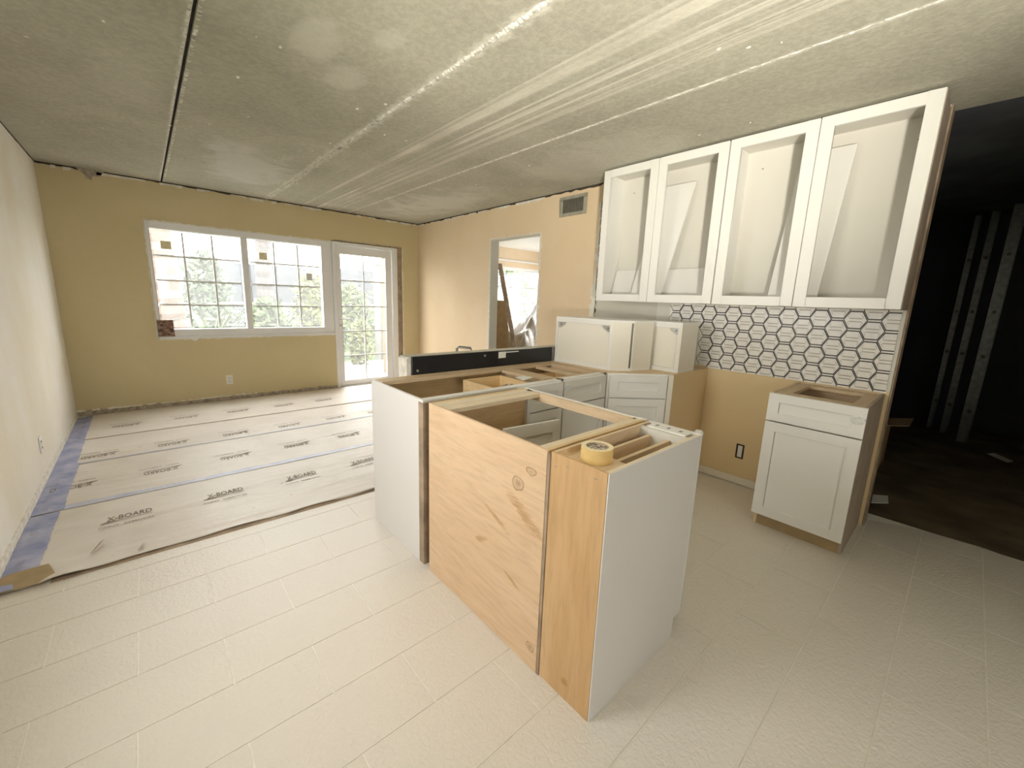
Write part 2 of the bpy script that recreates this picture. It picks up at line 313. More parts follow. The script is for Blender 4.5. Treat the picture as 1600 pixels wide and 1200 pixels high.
# ------------------------------------------------------------------ geometry helpers
class MB:
    def __init__(s): s.v = []; s.f = []; s.mi = []
    def face(s, pts, mi=0):
        k = len(s.v); s.v += [tuple(p) for p in pts]; s.f.append(tuple(range(k, k + len(pts)))); s.mi.append(mi)
    def obox(s, o, a, b_, c_, mi=0):
        o, a, b_, c_ = Vector(o), Vector(a), Vector(b_), Vector(c_)
        if a.cross(b_).dot(c_) < 0: a, b_ = b_, a
        k = len(s.v)
        for i in (0, 1):
            for j in (0, 1):
                for l in (0, 1): s.v.append(tuple(o + a * i + b_ * j + c_ * l))
        for q in ((0, 1, 3, 2), (4, 6, 7, 5), (0, 4, 5, 1), (2, 3, 7, 6), (0, 2, 6, 4), (1, 5, 7, 3)):
            s.f.append(tuple(k + t for t in q)); s.mi.append(mi)
        return s
    def box(s, x0, x1, y0, y1, z0, z1, mi=0):
        return s.obox((x0, y0, z0), (x1 - x0, 0, 0), (0, y1 - y0, 0), (0, 0, z1 - z0), mi)
    def prism(s, poly, vec, mi=0):
        vec = Vector(vec); n = len(poly); k = len(s.v)
        P = [Vector(p) for p in poly]
        s.v += [tuple(p) for p in P] + [tuple(p + vec) for p in P]
        nor = Vector((0, 0, 0))
        for i in range(n): nor += P[i].cross(P[(i + 1) % n])
        fwd = nor.dot(vec) > 0
        A = list(range(k, k + n)); B = list(range(k + n, k + 2 * n))
        s.f.append(tuple(reversed(A)) if fwd else tuple(A)); s.mi.append(mi)
        s.f.append(tuple(B) if fwd else tuple(reversed(B))); s.mi.append(mi)
        for i in range(n):
            j = (i + 1) % n
            q = (A[i], A[j], B[j], B[i])
            s.f.append(q if fwd else tuple(reversed(q))); s.mi.append(mi)
        return s
    def tube(s, pts, r, seg=8, mi=0):
        pts = [Vector(p) for p in pts]; rings = []
        rr = r if isinstance(r, (list, tuple)) else [r] * len(pts)
        for i, p in enumerate(pts):
            d = (pts[min(i + 1, len(pts) - 1)] - pts[max(i - 1, 0)]).normalized()
            a = d.cross(Vector((0, 0, 1)) if abs(d.z) < 0.9 else Vector((1, 0, 0))).normalized(); b_ = d.cross(a)
            k = len(s.v); rings.append(k)
            for q in range(seg):
                t = 2 * math.pi * q / seg; s.v.append(tuple(p + (a * math.cos(t) + b_ * math.sin(t)) * rr[i]))
        for i in range(len(pts) - 1):
            for q in range(seg):
                s.f.append((rings[i] + q, rings[i + 1] + q, rings[i + 1] + (q + 1) % seg, rings[i] + (q + 1) % seg)); s.mi.append(mi)
        s.f.append(tuple(rings[0] + q for q in range(seg))); s.mi.append(mi)
        s.f.append(tuple(rings[-1] + q for q in reversed(range(seg)))); s.mi.append(mi)
        return s
    def lathe(s, prof, cx, cy, seg=32, mi=0, mis=None):
        k = len(s.v); n = len(prof)
        for q in range(seg):
            t = 2 * math.pi * q / seg
            for (r, z) in prof: s.v.append((cx + r * math.cos(t), cy + r * math.sin(t), z))
        for q in range(seg):
            for i in range(n - 1):
                a = k + q * n + i; b_ = k + ((q + 1) % seg) * n + i
                s.f.append((a, b_, b_ + 1, a + 1)); s.mi.append(mis[i] if mis else mi)
        return s
    def build(s, name, mats, parent=None, loc=None, bevel=0.0, smooth=False):
        me = bpy.data.meshes.new(name)
        L = Vector(loc) if loc is not None else (Vector(parent['_o']) if parent is not None and '_o' in parent else Vector((0, 0, 0)))
        me.from_pydata([tuple(Vector(p) - L) for p in s.v], [], s.f)
        if isinstance(mats, str): mats = [mats]
        for q in mats: me.materials.append(MATS[q])
        for p, i in zip(me.polygons, s.mi): p.material_index = i; p.use_smooth = smooth
        if bevel:
            bm = bmesh.new(); bm.from_mesh(me); bmesh.ops.remove_doubles(bm, verts=bm.verts, dist=1e-6)
            ed = [e for e in bm.edges if len(e.link_faces) == 2 and e.calc_face_angle(0) > 0.7]
            bmesh.ops.bevel(bm, geom=ed, offset=bevel, segments=1, affect='EDGES', clamp_overlap=True); bm.to_mesh(me); bm.free()
        me.update()
        o = bpy.data.objects.new(name, me); COL.objects.link(o)
        if parent is not None:
            o.parent = parent; o['_o'] = tuple(L)
        else:
            o.location = L; o['_o'] = tuple(L)
        return o
def tag(o, label, cat, group=None):
    o['label'] = label; o['category'] = cat
    if group: o['group'] = group
    return o
def struct(o): o['kind'] = 'structure'; return o
def thing(name, loc, label, cat, group=None):
    o = bpy.data.objects.new(name, None); COL.objects.link(o); o.location = loc; o['_o'] = tuple(loc); o.empty_display_size = 0.1
    return tag(o, label, cat, group)
def sthing(name, loc):
    o = bpy.data.objects.new(name, None); COL.objects.link(o); o.location = loc; o['_o'] = tuple(loc); return struct(o)
def piece(name, me, parent, loc, rot=None, abs_=True):
    o = bpy.data.objects.new(name, me); COL.objects.link(o); o.parent = parent
    L = Vector(loc) - (Vector(parent['_o']) if abs_ else Vector((0, 0, 0)))
    o.location = L; o['_o'] = tuple(loc)
    if rot: o.rotation_euler = rot
    return o
def mesh_of(mb, name, mats):
    o = mb.build(name, mats); me = o.data; bpy.data.objects.remove(o); return me

XL, XR, YB, HC = -0.636, 3.363, 6.086, 2.485
WT = 0.12

# ================================================================== SETTING
# floor: one base with tiles as pieces
fl = MB().box(XL - 0.12, 3.62, -2.3, 6.3, -0.12, -0.0025)
floor = struct(fl.build('floor', 'grout'))
TW, TD, GAP = 0.508, 0.254, 0.0045
def edge_x(y):            # torn right-hand edge of the tiled floor
    pts = [(-2.4, 3.30), (-0.8, 3.50), (-0.41, 3.60), (-0.2, 3.64), (0.0, 3.61), (0.16, 3.575), (0.262, 3.49), (0.27, 3.36), (9, 3.36)]
    for (a, xa), (b_, xb) in zip(pts, pts[1:]):
        if a <= y <= b_: return xa + (xb - xa) * (y - a) / (b_ - a)
    return 3.36
full = MB().obox((GAP / 2, GAP / 2, -0.0025), (TW - GAP, 0, 0), (0, TD - GAP, 0), (0, 0, 0.0025))
full_me = mesh_of(full, 'tile', ['floor_tile'])
def clip(poly, fn):
    out = []
    for i in range(len(poly)):
        p, q = poly[i], poly[(i + 1) % len(poly)]; a, b_ = fn(p), fn(q)
        if a >= 0: out.append(p)
        if a * b_ < 0:
            t = a / (a - b_); out.append((p[0] + (q[0] - p[0]) * t, p[1] + (q[1] - p[1]) * t))
    return out
for row in range(-9, 11):
    y0 = row * TD - 0.002; x0 = 0.108 + (0.254 if row % 2 else 0.0)
    k = math.floor((XL - x0) / TW); x = x0 + k * TW
    while x < 3.7:
        ex = min(edge_x(max(-2.3, y0)), edge_x(y0 + TD))
        if x >= XL - 0.001 and x + TW <= ex - 0.002:
            piece('tile', full_me, floor, (x, y0, 0))
        else:
            poly = [(max(x, XL) + GAP / 2, y0 + GAP / 2), (x + TW - GAP / 2, y0 + GAP / 2), (x + TW - GAP / 2, y0 + TD - GAP / 2), (max(x, XL) + GAP / 2, y0 + TD - GAP / 2)]
            if poly[1][0] - poly[0][0] > 0.02:
                ea, eb = edge_x(y0), edge_x(y0 + TD)
                poly = clip(poly, lambda p: (ea + (eb - ea) * (p[1] - y0) / TD) - p[0])
                if len(poly) >= 3:
                    ar = abs(sum(poly[i][0] * poly[(i + 1) % len(poly)][1] - poly[(i + 1) % len(poly)][0] * poly[i][1] for i in range(len(poly)))) / 2
                    if ar > 0.001:
                        MB().prism([(p[0], p[1], -0.0025) for p in poly], (0, 0, 0.0025)).build('tile', 'floor_tile', floor)
        x += TW
# dark room floor beyond the wall end
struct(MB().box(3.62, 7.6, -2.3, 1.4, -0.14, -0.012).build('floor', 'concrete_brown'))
# floor of the room behind the doorway
struct(MB().box(3.62, 6.7, 1.52, 6.3, -0.12, 0.0).build('floor', 'drywall_grey'))

# ceiling panels
cz = HC
ceil = struct(MB().box(XL - 0.12, 3.483, -2.3, YB + 0.12, cz + 0.02, cz + 0.14).build('ceiling', 'gap_dark'))
seams = [XL - 0.12, 0.274, 1.264, 2.27, 3.483]
for i in range(4):
    a, b_ = seams[i], seams[i + 1]
    ga = 0.008 if i == 1 else 0.003; gb = 0.008 if i == 0 else 0.003
    MB().box(a + (ga if i else 0), b_ - gb, -2.3, YB + 0.12, cz, cz + 0.022).build('panel', 'concrete_ceiling', ceil)
def ragged_strip(name, x, hw, y0, y1, step, th, mat, parent, seed, skip=0.0):
    rnd = random.Random(seed); mb = MB(); y = y0; prev = None
    while y < y1:
        l = hw * rnd.uniform(0.5, 1.25); r = hw * rnd.uniform(0.5, 1.25); t = th * rnd.uniform(0.35, 1.3)
        cur = (y, l, r, t)
        if prev and rnd.random() > skip:
            (ya, la, ra, ta), (yb, lb, rb, tb) = prev, cur
            mb.face([(x - la, ya, cz), (x - lb, yb, cz), (x - lb * .4, yb, cz - tb), (x - la * .4, ya, cz - ta)])
            mb.face([(x - la * .4, ya, cz - ta), (x - lb * .4, yb, cz - tb), (x + rb * .4, yb, cz - tb), (x + ra * .4, ya, cz - ta)])
            mb.face([(x + ra * .4, ya, cz - ta), (x + rb * .4, yb, cz - tb), (x + rb, yb, cz), (x + ra, ya, cz)])
        prev = cur; y += step * rnd.uniform(0.5, 1.5)
    return mb.build(name, mat, parent)
ragged_strip('joint_plaster', 0.257, 0.007, -2.3, YB, 0.016, 0.003, 'plaster_joint', ceil, 1, 0.12)
ragged_strip('joint_plaster', 0.292, 0.009, -2.3, YB, 0.016, 0.003, 'plaster_joint', ceil, 2, 0.45)
ragged_strip('joint_plaster', 1.264, 0.015, -2.3, YB, 0.010, 0.007, 'plaster_joint', ceil, 3, 0.16)
ragged_strip('joint_plaster', 2.27, 0.010, -2.3, YB, 0.016, 0.003, 'plaster_joint', ceil, 4, 0.12)
rnd = random.Random(11)
cmb = MB()
for i in range(46):
    px, py = rnd.uniform(-0.5, 3.0), rnd.uniform(0.5, 5.8); s = rnd.uniform(0.003, 0.011)
    if rnd.random() < 0.5: px = rnd.choice([0.55, 1.15, 1.38, 2.1]) + rnd.gauss(0, 0.06)
    P = [(px + s * rnd.uniform(.5, 1.2) * math.cos(t), py + s * rnd.uniform(.6, 1.8) * math.sin(t), cz) for t in [q * 1.05 for q in range(6)]]
    cmb.prism(P, (0, 0, -0.003))
ch = cmb.build('plaster_fleck', 'plaster_white', ceil); ch['kind'] = 'stuff'
struct(MB().box(3.483, 6.7, 1.52, YB + 0.12, 2.33, 2.57).build('ceiling', 'white_vinyl'))
struct(MB().box(3.483, 7.6, -2.3, 1.4, cz, cz + 0.1).build('ceiling', 'shaded_ceiling'))

# walls
lw = MB(); lw.box(XL - 0.12, XL, 2.15, YB + 0.12, -0.006, cz); lw.box(XL - 0.12, XL, -2.3, 1.15, -0.006, cz); lw.box(XL - 0.12, XL, 1.15, 2.15, 2.0, cz); lw.box(XL - 0.12, XL, 1.15, 2.15, -0.006, 1.05)
struct(lw.build('wall_left', 'wall_cream'))
wl = [o for o in bpy.data.objects if o.name == 'wall_left'][0]
MB().box(XL, XL + 0.010, 0.5, YB, -0.006, 0.05).build('plaster_edge', 'plaster_white', wl)
fwm = MB(); fwm.box(XL - 0.12, -0.3, -2.42, -2.3, -0.1, cz); fwm.box(0.6, 7.6, -2.42, -2.3, -0.1, cz); fwm.box(-0.3, 0.6, -2.42, -2.3, -0.1, 1.05); fwm.box(-0.3, 0.6, -2.42, -2.3, 2.05, cz)
struct(fwm.build('wall_front', 'wall_tan'))
w5 = sthing('added_window_5', (0.4, -2.36, 1.0))  # added unseen window, gives fill light from the rear
fwm = MB(); fwm.box(-.3, -.25, -2.40, -2.33, 1.05, 2.05); fwm.box(.55, .6, -2.40, -2.33, 1.05, 2.05); fwm.box(-.25, .55, -2.40, -2.33, 1.05, 1.10); fwm.box(-.25, .55, -2.40, -2.33, 2.0, 2.05); fwm.box(.13, .17, -2.40, -2.33, 1.10, 2.0)
fwm.build('window_frame', 'white_vinyl', w5, bevel=.004)
for (a, b_) in ((-.25, .13), (.17, .55)): MB().box(a, b_, -2.367, -2.363, 1.10, 2.0).build('pane', 'glare_veil_glass', w5)
# back wall with three openings (window, door, far window)
WX0, WX1, WZ0, WZ1 = 0.087, 2.022, 0.785, 2.066
DX0, DX1, DZ1 = 2.022, 3.075, 2.09
FX0, FX1, FZ0, FZ1 = 4.70, 6.30, 0.95, 1.98
wb = MB(); y0, y1 = YB, YB + 0.14
wb.box(XL - 0.12, WX0, y0, y1, -0.1, cz); wb.box(WX0, DX0, y0, y1, -0.1, WZ0); wb.box(WX0, DX0, y0, y1, WZ1, cz)
wb.box(DX0, DX1, y0, y1, DZ1, cz); wb.box(DX0, DX1, y0, y1, -0.1, -0.02); wb.box(DX1, 3.423, y0, y1, -0.1, cz)
wall_back = struct(wb.build('wall_back', 'wall_tan'))
wb2 = MB(); wb2.box(3.423, FX0, y0, y1, -0.1, cz); wb2.box(FX0, FX1, y0, y1, -0.1, FZ0); wb2.box(FX0, FX1, y0, y1, FZ1, cz); wb2.box(FX1, 6.7, y0, y1, -0.1, cz)
wall_far = struct(wb2.build('wall_far_room', 'wall_peach'))
fs = MB(); fs.box(6.58, 6.7, 1.52, 3.9, -0.1, 2.45); fs.box(6.58, 6.7, 5.2, YB, -0.1, 2.45); fs.box(6.58, 6.7, 3.9, 5.2, -0.1, 0.9); fs.box(6.58, 6.7, 3.9, 5.2, 2.0, 2.45)
struct(fs.build('wall_far_side', 'wall_peach'))
sw = sthing('added_window_4', (6.62, 4.4, 0.4))  # added unseen window that brightens the far room
fs = MB(); fs.box(6.60, 6.66, 3.9, 3.95, .9, 2.0); fs.box(6.60, 6.66, 5.15, 5.2, .9, 2.0); fs.box(6.60, 6.66, 3.95, 5.15, .9, .95); fs.box(6.60, 6.66, 3.95, 5.15, 1.95, 2.0); fs.box(6.60, 6.66, 4.53, 4.57, .95, 1.95)
fs.build('window_frame', 'white_vinyl', sw, bevel=.004)
for (a, b_) in ((3.95, 4.53), (4.57, 5.15)): MB().box(6.628, 6.632, a, b_, .95, 1.95).build('pane', 'glare_veil_glass', sw)
struct(MB().box(3.483, 7.6, 1.4, 1.52, -0.1, cz).build('wall_partition', 'shaded_wall'))
struct(MB().box(7.5, 7.6, -2.3, 1.4, -0.1, cz).build('wall_dark_room', 'shaded_wall'))
# right wall core with doorway, faced by sheets
OY0, OY1, OZ = 3.35, 4.232, 2.106
core = MB(); xa, xb = XR + 0.012, XR + WT
core.box(xa, xb, 0.27, OY0, -0.006, cz); core.box(xa, xb, OY1, YB, -0.006, cz); core.box(xa, xb, OY0, OY1, OZ, cz)
wall_right = struct(core.build('wall_right', 'raw_side'))
s = MB()
s.box(XR, xa, OY1, YB, 0, cz); s.box(XR, xa, OY0, OY1, OZ, cz); s.box(XR, xa, 2.543, OY0, 0, cz)
s.build('wall_sheet', 'wall_peach', wall_right)
MB().box(XR + .006, xa, 1.867, 2.543, 0, cz).build('wall_sheet', 'drywall_grey', wall_right)
MB().box(XR, xa, 0.272, 1.867, 0.895, cz).build('wall_sheet', 'drywall_light', wall_right)
MB().box(XR, xa, 0.272, 1.867, 0, 0.895).build('wall_sheet', 'kraft_drywall', wall_right)
MB().box(XR - .001, xb + .001, 0.262, 0.2705, 0, cz).build('wall_end', 'plank_old', wall_right)
# ragged edge where a wall was taken away
rnd = random.Random(5); mb = MB(); z = 0.98
while z < 2.30:
    h = rnd.uniform(0.03, 0.08); w_ = rnd.uniform(0.012, 0.035) if z > 1.55 else rnd.uniform(0.04, 0.06)
    mb.prism([(XR - rnd.uniform(0.004, 0.012), 2.545 + rnd.uniform(-.012, .004), z), (XR - 0.006, 2.545 + w_, z), (XR - 0.006, 2.545 + w_ * rnd.uniform(.6, 1.2), z + h), (XR - 0.008, 2.545 + rnd.uniform(-.012, .004), z + h)], (0.012, 0, 0))
    z += h
mb.build('plaster_edge', 'ivory_plastic', wall_right)
rnd = random.Random(6); mb = MB(); z = 1.0
while z < 2.30:
    h = rnd.uniform(0.02, 0.07)
    mb.prism([(XR - 0.003, 2.54, z), (XR - 0.003, 2.54 - rnd.uniform(0.006, 0.022), z + h / 2), (XR - 0.003, 2.54, z + h)], (0.006, 0, 0)); z += h * rnd.uniform(1, 1.6)
mb.build('broken_edge', 'gap_dark', wall_right)
# door-less opening: jambs
mb = MB(); mb.box(XR - 0.003, xb + .003, OY1 - 0.016, OY1, 0, OZ); mb.build('jamb', 'drywall_grey', wall_right)
mb = MB(); mb.box(XR + .004, xb + .003, OY0, OY0 + 0.012, 0, OZ); mb.build('jamb', 'plaster_white', wall_right)
mb = MB(); mb.box(XR + .004, xb + .003, OY0, OY1, OZ - 0.012, OZ); mb.build('lintel', 'drywall_grey', wall_right)
def ragged_line(name, parent, mat, seed, p0, p1, wdir, n, wmin, wmax, out, skip=0.0):
    rnd = random.Random(seed); mb = MB(); p0, p1, wdir, out = Vector(p0), Vector(p1), Vector(wdir), Vector(out)
    t = [0.0]
    while t[-1] < 1: t.append(t[-1] + rnd.uniform(0.4, 1.6) / n)
    ws = [rnd.uniform(wmin, wmax) for _ in t]
    for i in range(len(t) - 1):
        if rnd.random() < skip: continue
        a = p0.lerp(p1, min(1, t[i])); b_ = p0.lerp(p1, min(1, t[i + 1]))
        if (b_ - a).length < 1e-4: continue
        mb.prism([a, b_, b_ + wdir * ws[i + 1], a + wdir * ws[i]], out)
    return mb.build(name, mat, parent)
ragged_line('plaster_edge', wall_right, 'plaster_white', 21, (XR, OY1, 0), (XR, OY1, OZ), (0, 1, 0), 60, 0.006, 0.022, (-0.005, 0, 0))
ragged_line('plaster_edge', wall_right, 'plaster_white', 22, (XR, OY0, 0), (XR, OY0, OZ), (0, -1, 0), 60, 0.008, 0.035, (-0.004, 0, 0), 0.05)
ragged_line('plaster_edge', wall_right, 'plaster_white', 23, (XR, OY0, OZ), (XR, OY1, OZ), (0, 0, 1), 30, 0.003, 0.014, (-0.004, 0, 0), 0.1)
# ceiling joints along the walls; dark strips paint in the shadow gap
ragged_line('painted_gap_shade', wall_back, 'gap_dark', 31, (XL, YB, cz), (XR, YB, cz), (0, 0, -1), 70, 0.008, 0.022, (0, -0.003, 0))
ragged_line('plaster_edge', wall_back, 'plaster_white', 32, (XL + .1, YB, cz - 0.012), (XR, YB, cz - 0.012), (0, 0, -1), 55, 0.008, 0.034, (0, -0.006, 0), 0.42)
ragged_line('painted_gap_shade', wall_right, 'gap_dark', 33, (XR, YB, cz), (XR, 2.54, cz), (0, 0, -1), 60, 0.010, 0.026, (-0.003, 0, 0))
ragged_line('plaster_edge', wall_right, 'plaster_white', 34, (XR, YB, cz - 0.014), (XR, 2.6, cz - 0.014), (0, 0, -1), 40, 0.006, 0.030, (-0.006, 0, 0), 0.55)
ragged_line('painted_gap_shade', wl, 'gap_dark', 35, (XL, -1, cz), (XL, YB, cz), (0, 0, -1), 70, 0.006, 0.014, (0.003, 0, 0))
MB().prism([(-0.37, YB, cz), (-0.17, YB, cz), (-0.20, YB, cz - .05), (-0.26, YB, cz - .06), (-0.265, YB, cz - .10), (-0.31, YB, cz - .09), (-0.31, YB, cz - .055)], (0, -0.006, 0)).build('broken_plaster', 'plaster_dirty', wall_back)
# scarred strip where the skirting was
ragged_line('skirting_scar', wall_back, 'plaster_dirty', 36, (XL, YB, 0.0), (DX0, YB, 0.0), (0, 0, 1), 40, 0.035, 0.06, (0, -0.004, 0))
ragged_line('plaster_edge', wall_back, 'plaster_white', 37, (XL, YB, 0.045), (1.0, YB, 0.045), (0, 0, 1), 40, 0.004, 0.025, (0, -0.007, 0), 0.2)
# window reveals: chipped white plaster line
ragged_line('plaster_edge', wall_back, 'plaster_white', 38, (WX0, YB, WZ1), (DX0, YB, WZ1), (0, 0, 1), 50, 0.003, 0.018, (0, -0.006, 0))
ragged_line('plaster_edge', wall_back, 'plaster_white', 39, (WX0, YB, WZ0), (DX0, YB, WZ0), (0, 0, -1), 50, 0.004, 0.016, (0, -0.008, 0))
ragged_line('plaster_edge', wall_back, 'plaster_white', 40, (WX0, YB, WZ0), (WX0, YB, WZ1), (-1, 0, 0), 40, 0.003, 0.014, (0, -0.006, 0))
ragged_line('plaster_edge', wall_back, 'ivory_plastic', 41, (DX1, YB, 0), (DX1, YB, DZ1), (1, 0, 0), 50, 0.004, 0.022, (0, -0.006, 0))
ragged_line('plaster_edge', wall_back, 'plaster_dirty', 42, (DX0 + .05, YB, DZ1), (DX1, YB, DZ1), (0, 0, 1), 30, 0.004, 0.018, (0, -0.006, 0))
MB().box(DX1 - 0.075, DX1, YB + 0.02, YB + 0.10, 0.0, DZ1).build('door_buck', 'plank_old', wall_back)
# curl of peeled paint on the sill
MB().prism([(0.36, YB - .012, 0.785), (0.47, YB - .02, 0.80), (0.45, YB - .02, 0.775), (0.41, YB - .03, 0.755)], (0, -0.004, 0.004)).build('paint_curl', 'paper_white', wall_back)

# baseboard remnant in the kitchen
struct(MB().box(XR - 0.014, XR, 0.76, 1.36, 0.004, 0.062).build('baseboard_right', 'ivory_plastic', bevel=0.003))

# ---- window
def glazing(parent, x0, x1, z0, z1, cols, rows, y, bar=0.018, sash=None):
    if sash:
        t = sash; mb = MB(); mb.box(x0 - t, x0, y - .02, y + .02, z0 - t, z1 + t); mb.box(x1, x1 + t, y - .02, y + .02, z0 - t, z1 + t)
        mb.box(x0, x1, y - .02, y + .02, z0 - t, z0); mb.box(x0, x1, y - .02, y + .02, z1, z1 + t)
        mb.build('sash', 'white_vinyl', parent, bevel=0.003)
    mb = MB()
    cw = (x1 - x0) / cols; rh = (z1 - z0) / rows
    for i in range(1, cols): MB().box(x0 + i * cw - bar / 2, x0 + i * cw + bar / 2, y - .008, y + .012, z0, z1).build('muntin', 'muntin_grey', parent)
    for j in range(1, rows): MB().box(x0, x1, y - .0085, y + .0115, z0 + j * rh - bar / 2, z0 + j * rh + bar / 2).build('muntin', 'muntin_grey', parent)
    pm = mesh_of(MB().obox((0, 0, 0), (cw - bar, 0, 0), (0, 0.004, 0), (0, 0, rh - bar)), 'pane', ['glare_veil_glass'])
    for i in range(cols):
        for j in range(rows): piece('pane', pm, parent, (x0 + i * cw + bar / 2, y + 0.001, z0 + j * rh + bar / 2))
win = sthing('window_1', (1.0, YB, 0.785))
yg = YB + 0.055
mb = MB()
mb.box(WX0, 0.118, YB + .012, YB + .12, WZ0, WZ1); mb.box(1.885, DX0, YB + .012, YB + .12, WZ0, WZ1); mb.box(0.118, 1.885, YB + .012, YB + .12, WZ0, 0.895); mb.box(0.118, 1.885, YB + .012, YB + .12, 1.992, WZ1); mb.box(0.955, 1.028, YB + .02, YB + .12, 0.895, 1.992)
mb.build('window_frame', 'white_vinyl', win, bevel=0.004)
MB().box(0.10, DX0, YB - 0.004, YB + .012, WZ0, WZ0 + 0.03).build('window_sill', 'white_vinyl', win, bevel=0.002)
glazing(win, 0.130, 0.945, 0.905, 1.982, 3, 4, yg)
glazing(win, 1.038, 1.875, 0.905, 1.982, 3, 4, yg)
for (x, z, w_, h, mt_) in ((0.205, 1.785, 0.09, 0.085, 'sticker_tan'), (1.15, 1.755, 0.085, 0.085, 'sticker_tan'), (1.69, 1.53, 0.075, 0.09, 'muntin_grey')):
    MB().box(x, x + w_, yg - .006, yg - .003, z, z + h).build('sticker', mt_, win)
# ---- glazed door
door = sthing('door_1', (2.5, YB, 0.0))
mb = MB(); mb.box(DX0, 2.072, YB - .004, YB + .11, 0.0, DZ1 - .012); mb.box(2.915, 2.998, YB - .004, YB + .11, 0.0, DZ1 - .012); mb.box(2.072, 2.915, YB - .004, YB + .11, 2.035, DZ1 - .012)
mb.build('door_frame', 'white_vinyl', door, bevel=0.005)
mb = MB(); mb.box(2.08, 2.135, YB + .02, YB + .065, .02, 2.028); mb.box(2.815, 2.907, YB + .02, YB + .065, .02, 2.028); mb.box(2.135, 2.815, YB + .02, YB + .065, .02, 0.095); mb.box(2.135, 2.815, YB + .02, YB + .065, 1.918, 2.028)
mb.build('door_leaf', 'white_vinyl', door, bevel=0.004)
MB().box(2.06, 2.92, YB - .01, YB + .11, 0.0, 0.018).build('threshold', 'metal_zinc', door)
glazing(door, 2.135, 2.815, 0.095, 1.918, 2, 5, YB + 0.045, 0.015)
hd = MB(); hd.box(2.088, 2.118, YB + .008, YB + .022, 0.89, 1.04); hd.build('handle_plate', 'white_vinyl', door, bevel=0.003)
MB().tube([(2.103, YB + .02, 1.005), (2.103, YB - .03, 1.005), (2.23, YB - .03, 1.008)], 0.009, 8).build('door_handle', 'white_vinyl', door, smooth=True)
MB().tube([(2.103, YB + .02, 0.915), (2.103, YB - .0, 0.915)], 0.011, 10).build('keyhole', 'metal_grey', door)
# ---- added window in the left wall, out of view, for fill light
pd = sthing('added_window_3', (XL, 1.6, 0.9))
mb = MB(); xo, xi = XL - .09, XL - .03
mb.box(xo, xi, 1.15, 1.19, 1.05, 2.0); mb.box(xo, xi, 2.11, 2.15, 1.05, 2.0); mb.box(xo, xi, 1.19, 2.11, 1.96, 2.0); mb.box(xo, xi, 1.19, 2.11, 1.05, 1.09); mb.box(xo, xi, 1.63, 1.67, 1.09, 1.96)
mb.build('window_frame', 'white_vinyl', pd, bevel=0.004)
for (a, b_) in ((1.19, 1.63), (1.67, 2.11)): MB().box(XL - .062, XL - .058, a, b_, 1.09, 1.96).build('pane', 'glare_veil_glass', pd)
# ---- window of the far room
fw = sthing('window_2', (5.5, YB, FZ0))
mb = MB(); mb.box(FX0, FX0 + .05, YB + .0, YB + .12, FZ0, FZ1); mb.box(FX1 - .05, FX1, YB, YB + .12, FZ0, FZ1); mb.box(FX0 + .05, FX1 - .05, YB, YB + .12, FZ0, FZ0 + .06); mb.box(FX0 + .05, FX1 - .05, YB, YB + .12, FZ1 - .06, FZ1)
mb.build('window_frame', 'white_vinyl', fw, bevel=0.004)
glazing(fw, FX0 + .05, FX1 - .05, FZ0 + .06, FZ1 - .06, 6, 3, yg, 0.014)
MB().box(4.3, 6.5, YB - .03, YB, 2.085, 2.115).build('curtain_rail', 'white_vinyl', wall_far, bevel=0.004)

# ---- knee wall with black board
struct(MB().box(1.198, XR + .006, 2.326, 2.44, 0.0, 0.976).build('wall_knee', 'plaster_white'))
wk = bpy.data.objects['wall_knee']
MB().box(1.21, XR, 2.322, 2.444, 0.976, 0.986).build('wall_cap', 'drywall_grey', wk)
bb = thing('black_board', (1.9, 2.315, 0.72), 'long black board fixed along the top of the low wall behind the base cabinets', 'board')
MB().box(1.226, 2.515, 2.304, 2.326, 0.72, 0.990).build('board', 'black_board', bb, bevel=0.002)
MB().box(1.93, 2.0, 2.3022, 2.304, 0.935, 0.982).build('sticker', 'paper_white', bb)
MB().box(2.0, 2.13, 2.3022, 2.304, 0.972, 0.980).build('sticker', 'paper_white', bb)
for (x, z) in ((1.26, 0.90), (1.80, 0.963)):
    MB().tube([(x, 2.304, z), (x, 2.298, z)], 0.008, 10).build('screw', 'metal_zinc', bb)

# ---- outlets
def outlet(origin, n, u, label, ivory='ivory_plastic'):
    o = Vector(origin); n = Vector(n); u = Vector(u); up = Vector((0, 0, 1))
    t = thing('wall_outlet', origin, label, 'outlet')
    MB().obox(o - u * .036 - up * .058, u * .072, up * .116, n * .006).build('plate', ivory, t, bevel=0.002)
    for s_ in (-1, 1):
        c_ = o + up * (0.021 * s_)
        MB().obox(c_ - u * .016 - up * .014 + n * .006, u * .032, up * .028, n * .002).build('socket', 'muntin_grey', t)
        for q in (-1, 1): MB().obox(c_ + u * (q * .007 - .0015) - up * .006 + n * .008, u * .003, up * .012, n * .001).build('slot', 'gap_dark', t)
outlet((0.711, YB, 0.258), (0, -1, 0), (1, 0, 0), 'white duplex outlet low on the tan wall below the window')
outlet((XL, 4.186, 0.256), (1, 0, 0), (0, 1, 0), 'white outlet plate on the pale left wall seen edge-on', 'white_vinyl')
t = thing('open_outlet_box', (XR, 1.047, 0.268), 'bare outlet without a cover plate in the kitchen wall above the baseboard', 'outlet')
mb = MB(); mb.box(XR - .002, XR - .0005, 1.02, 1.078, 0.21, 0.325); mb.build('wall_hole', 'gap_dark', t)
MB().box(XR - .007, XR - .002, 1.032, 1.064, 0.222, 0.314).build('receptacle', 'ivory_plastic', t, bevel=0.002)
for zz in (0.246, 0.29): MB().box(XR - .009, XR - .007, 1.038, 1.058, zz - .013, zz + .013).build('socket', 'muntin_grey', t)

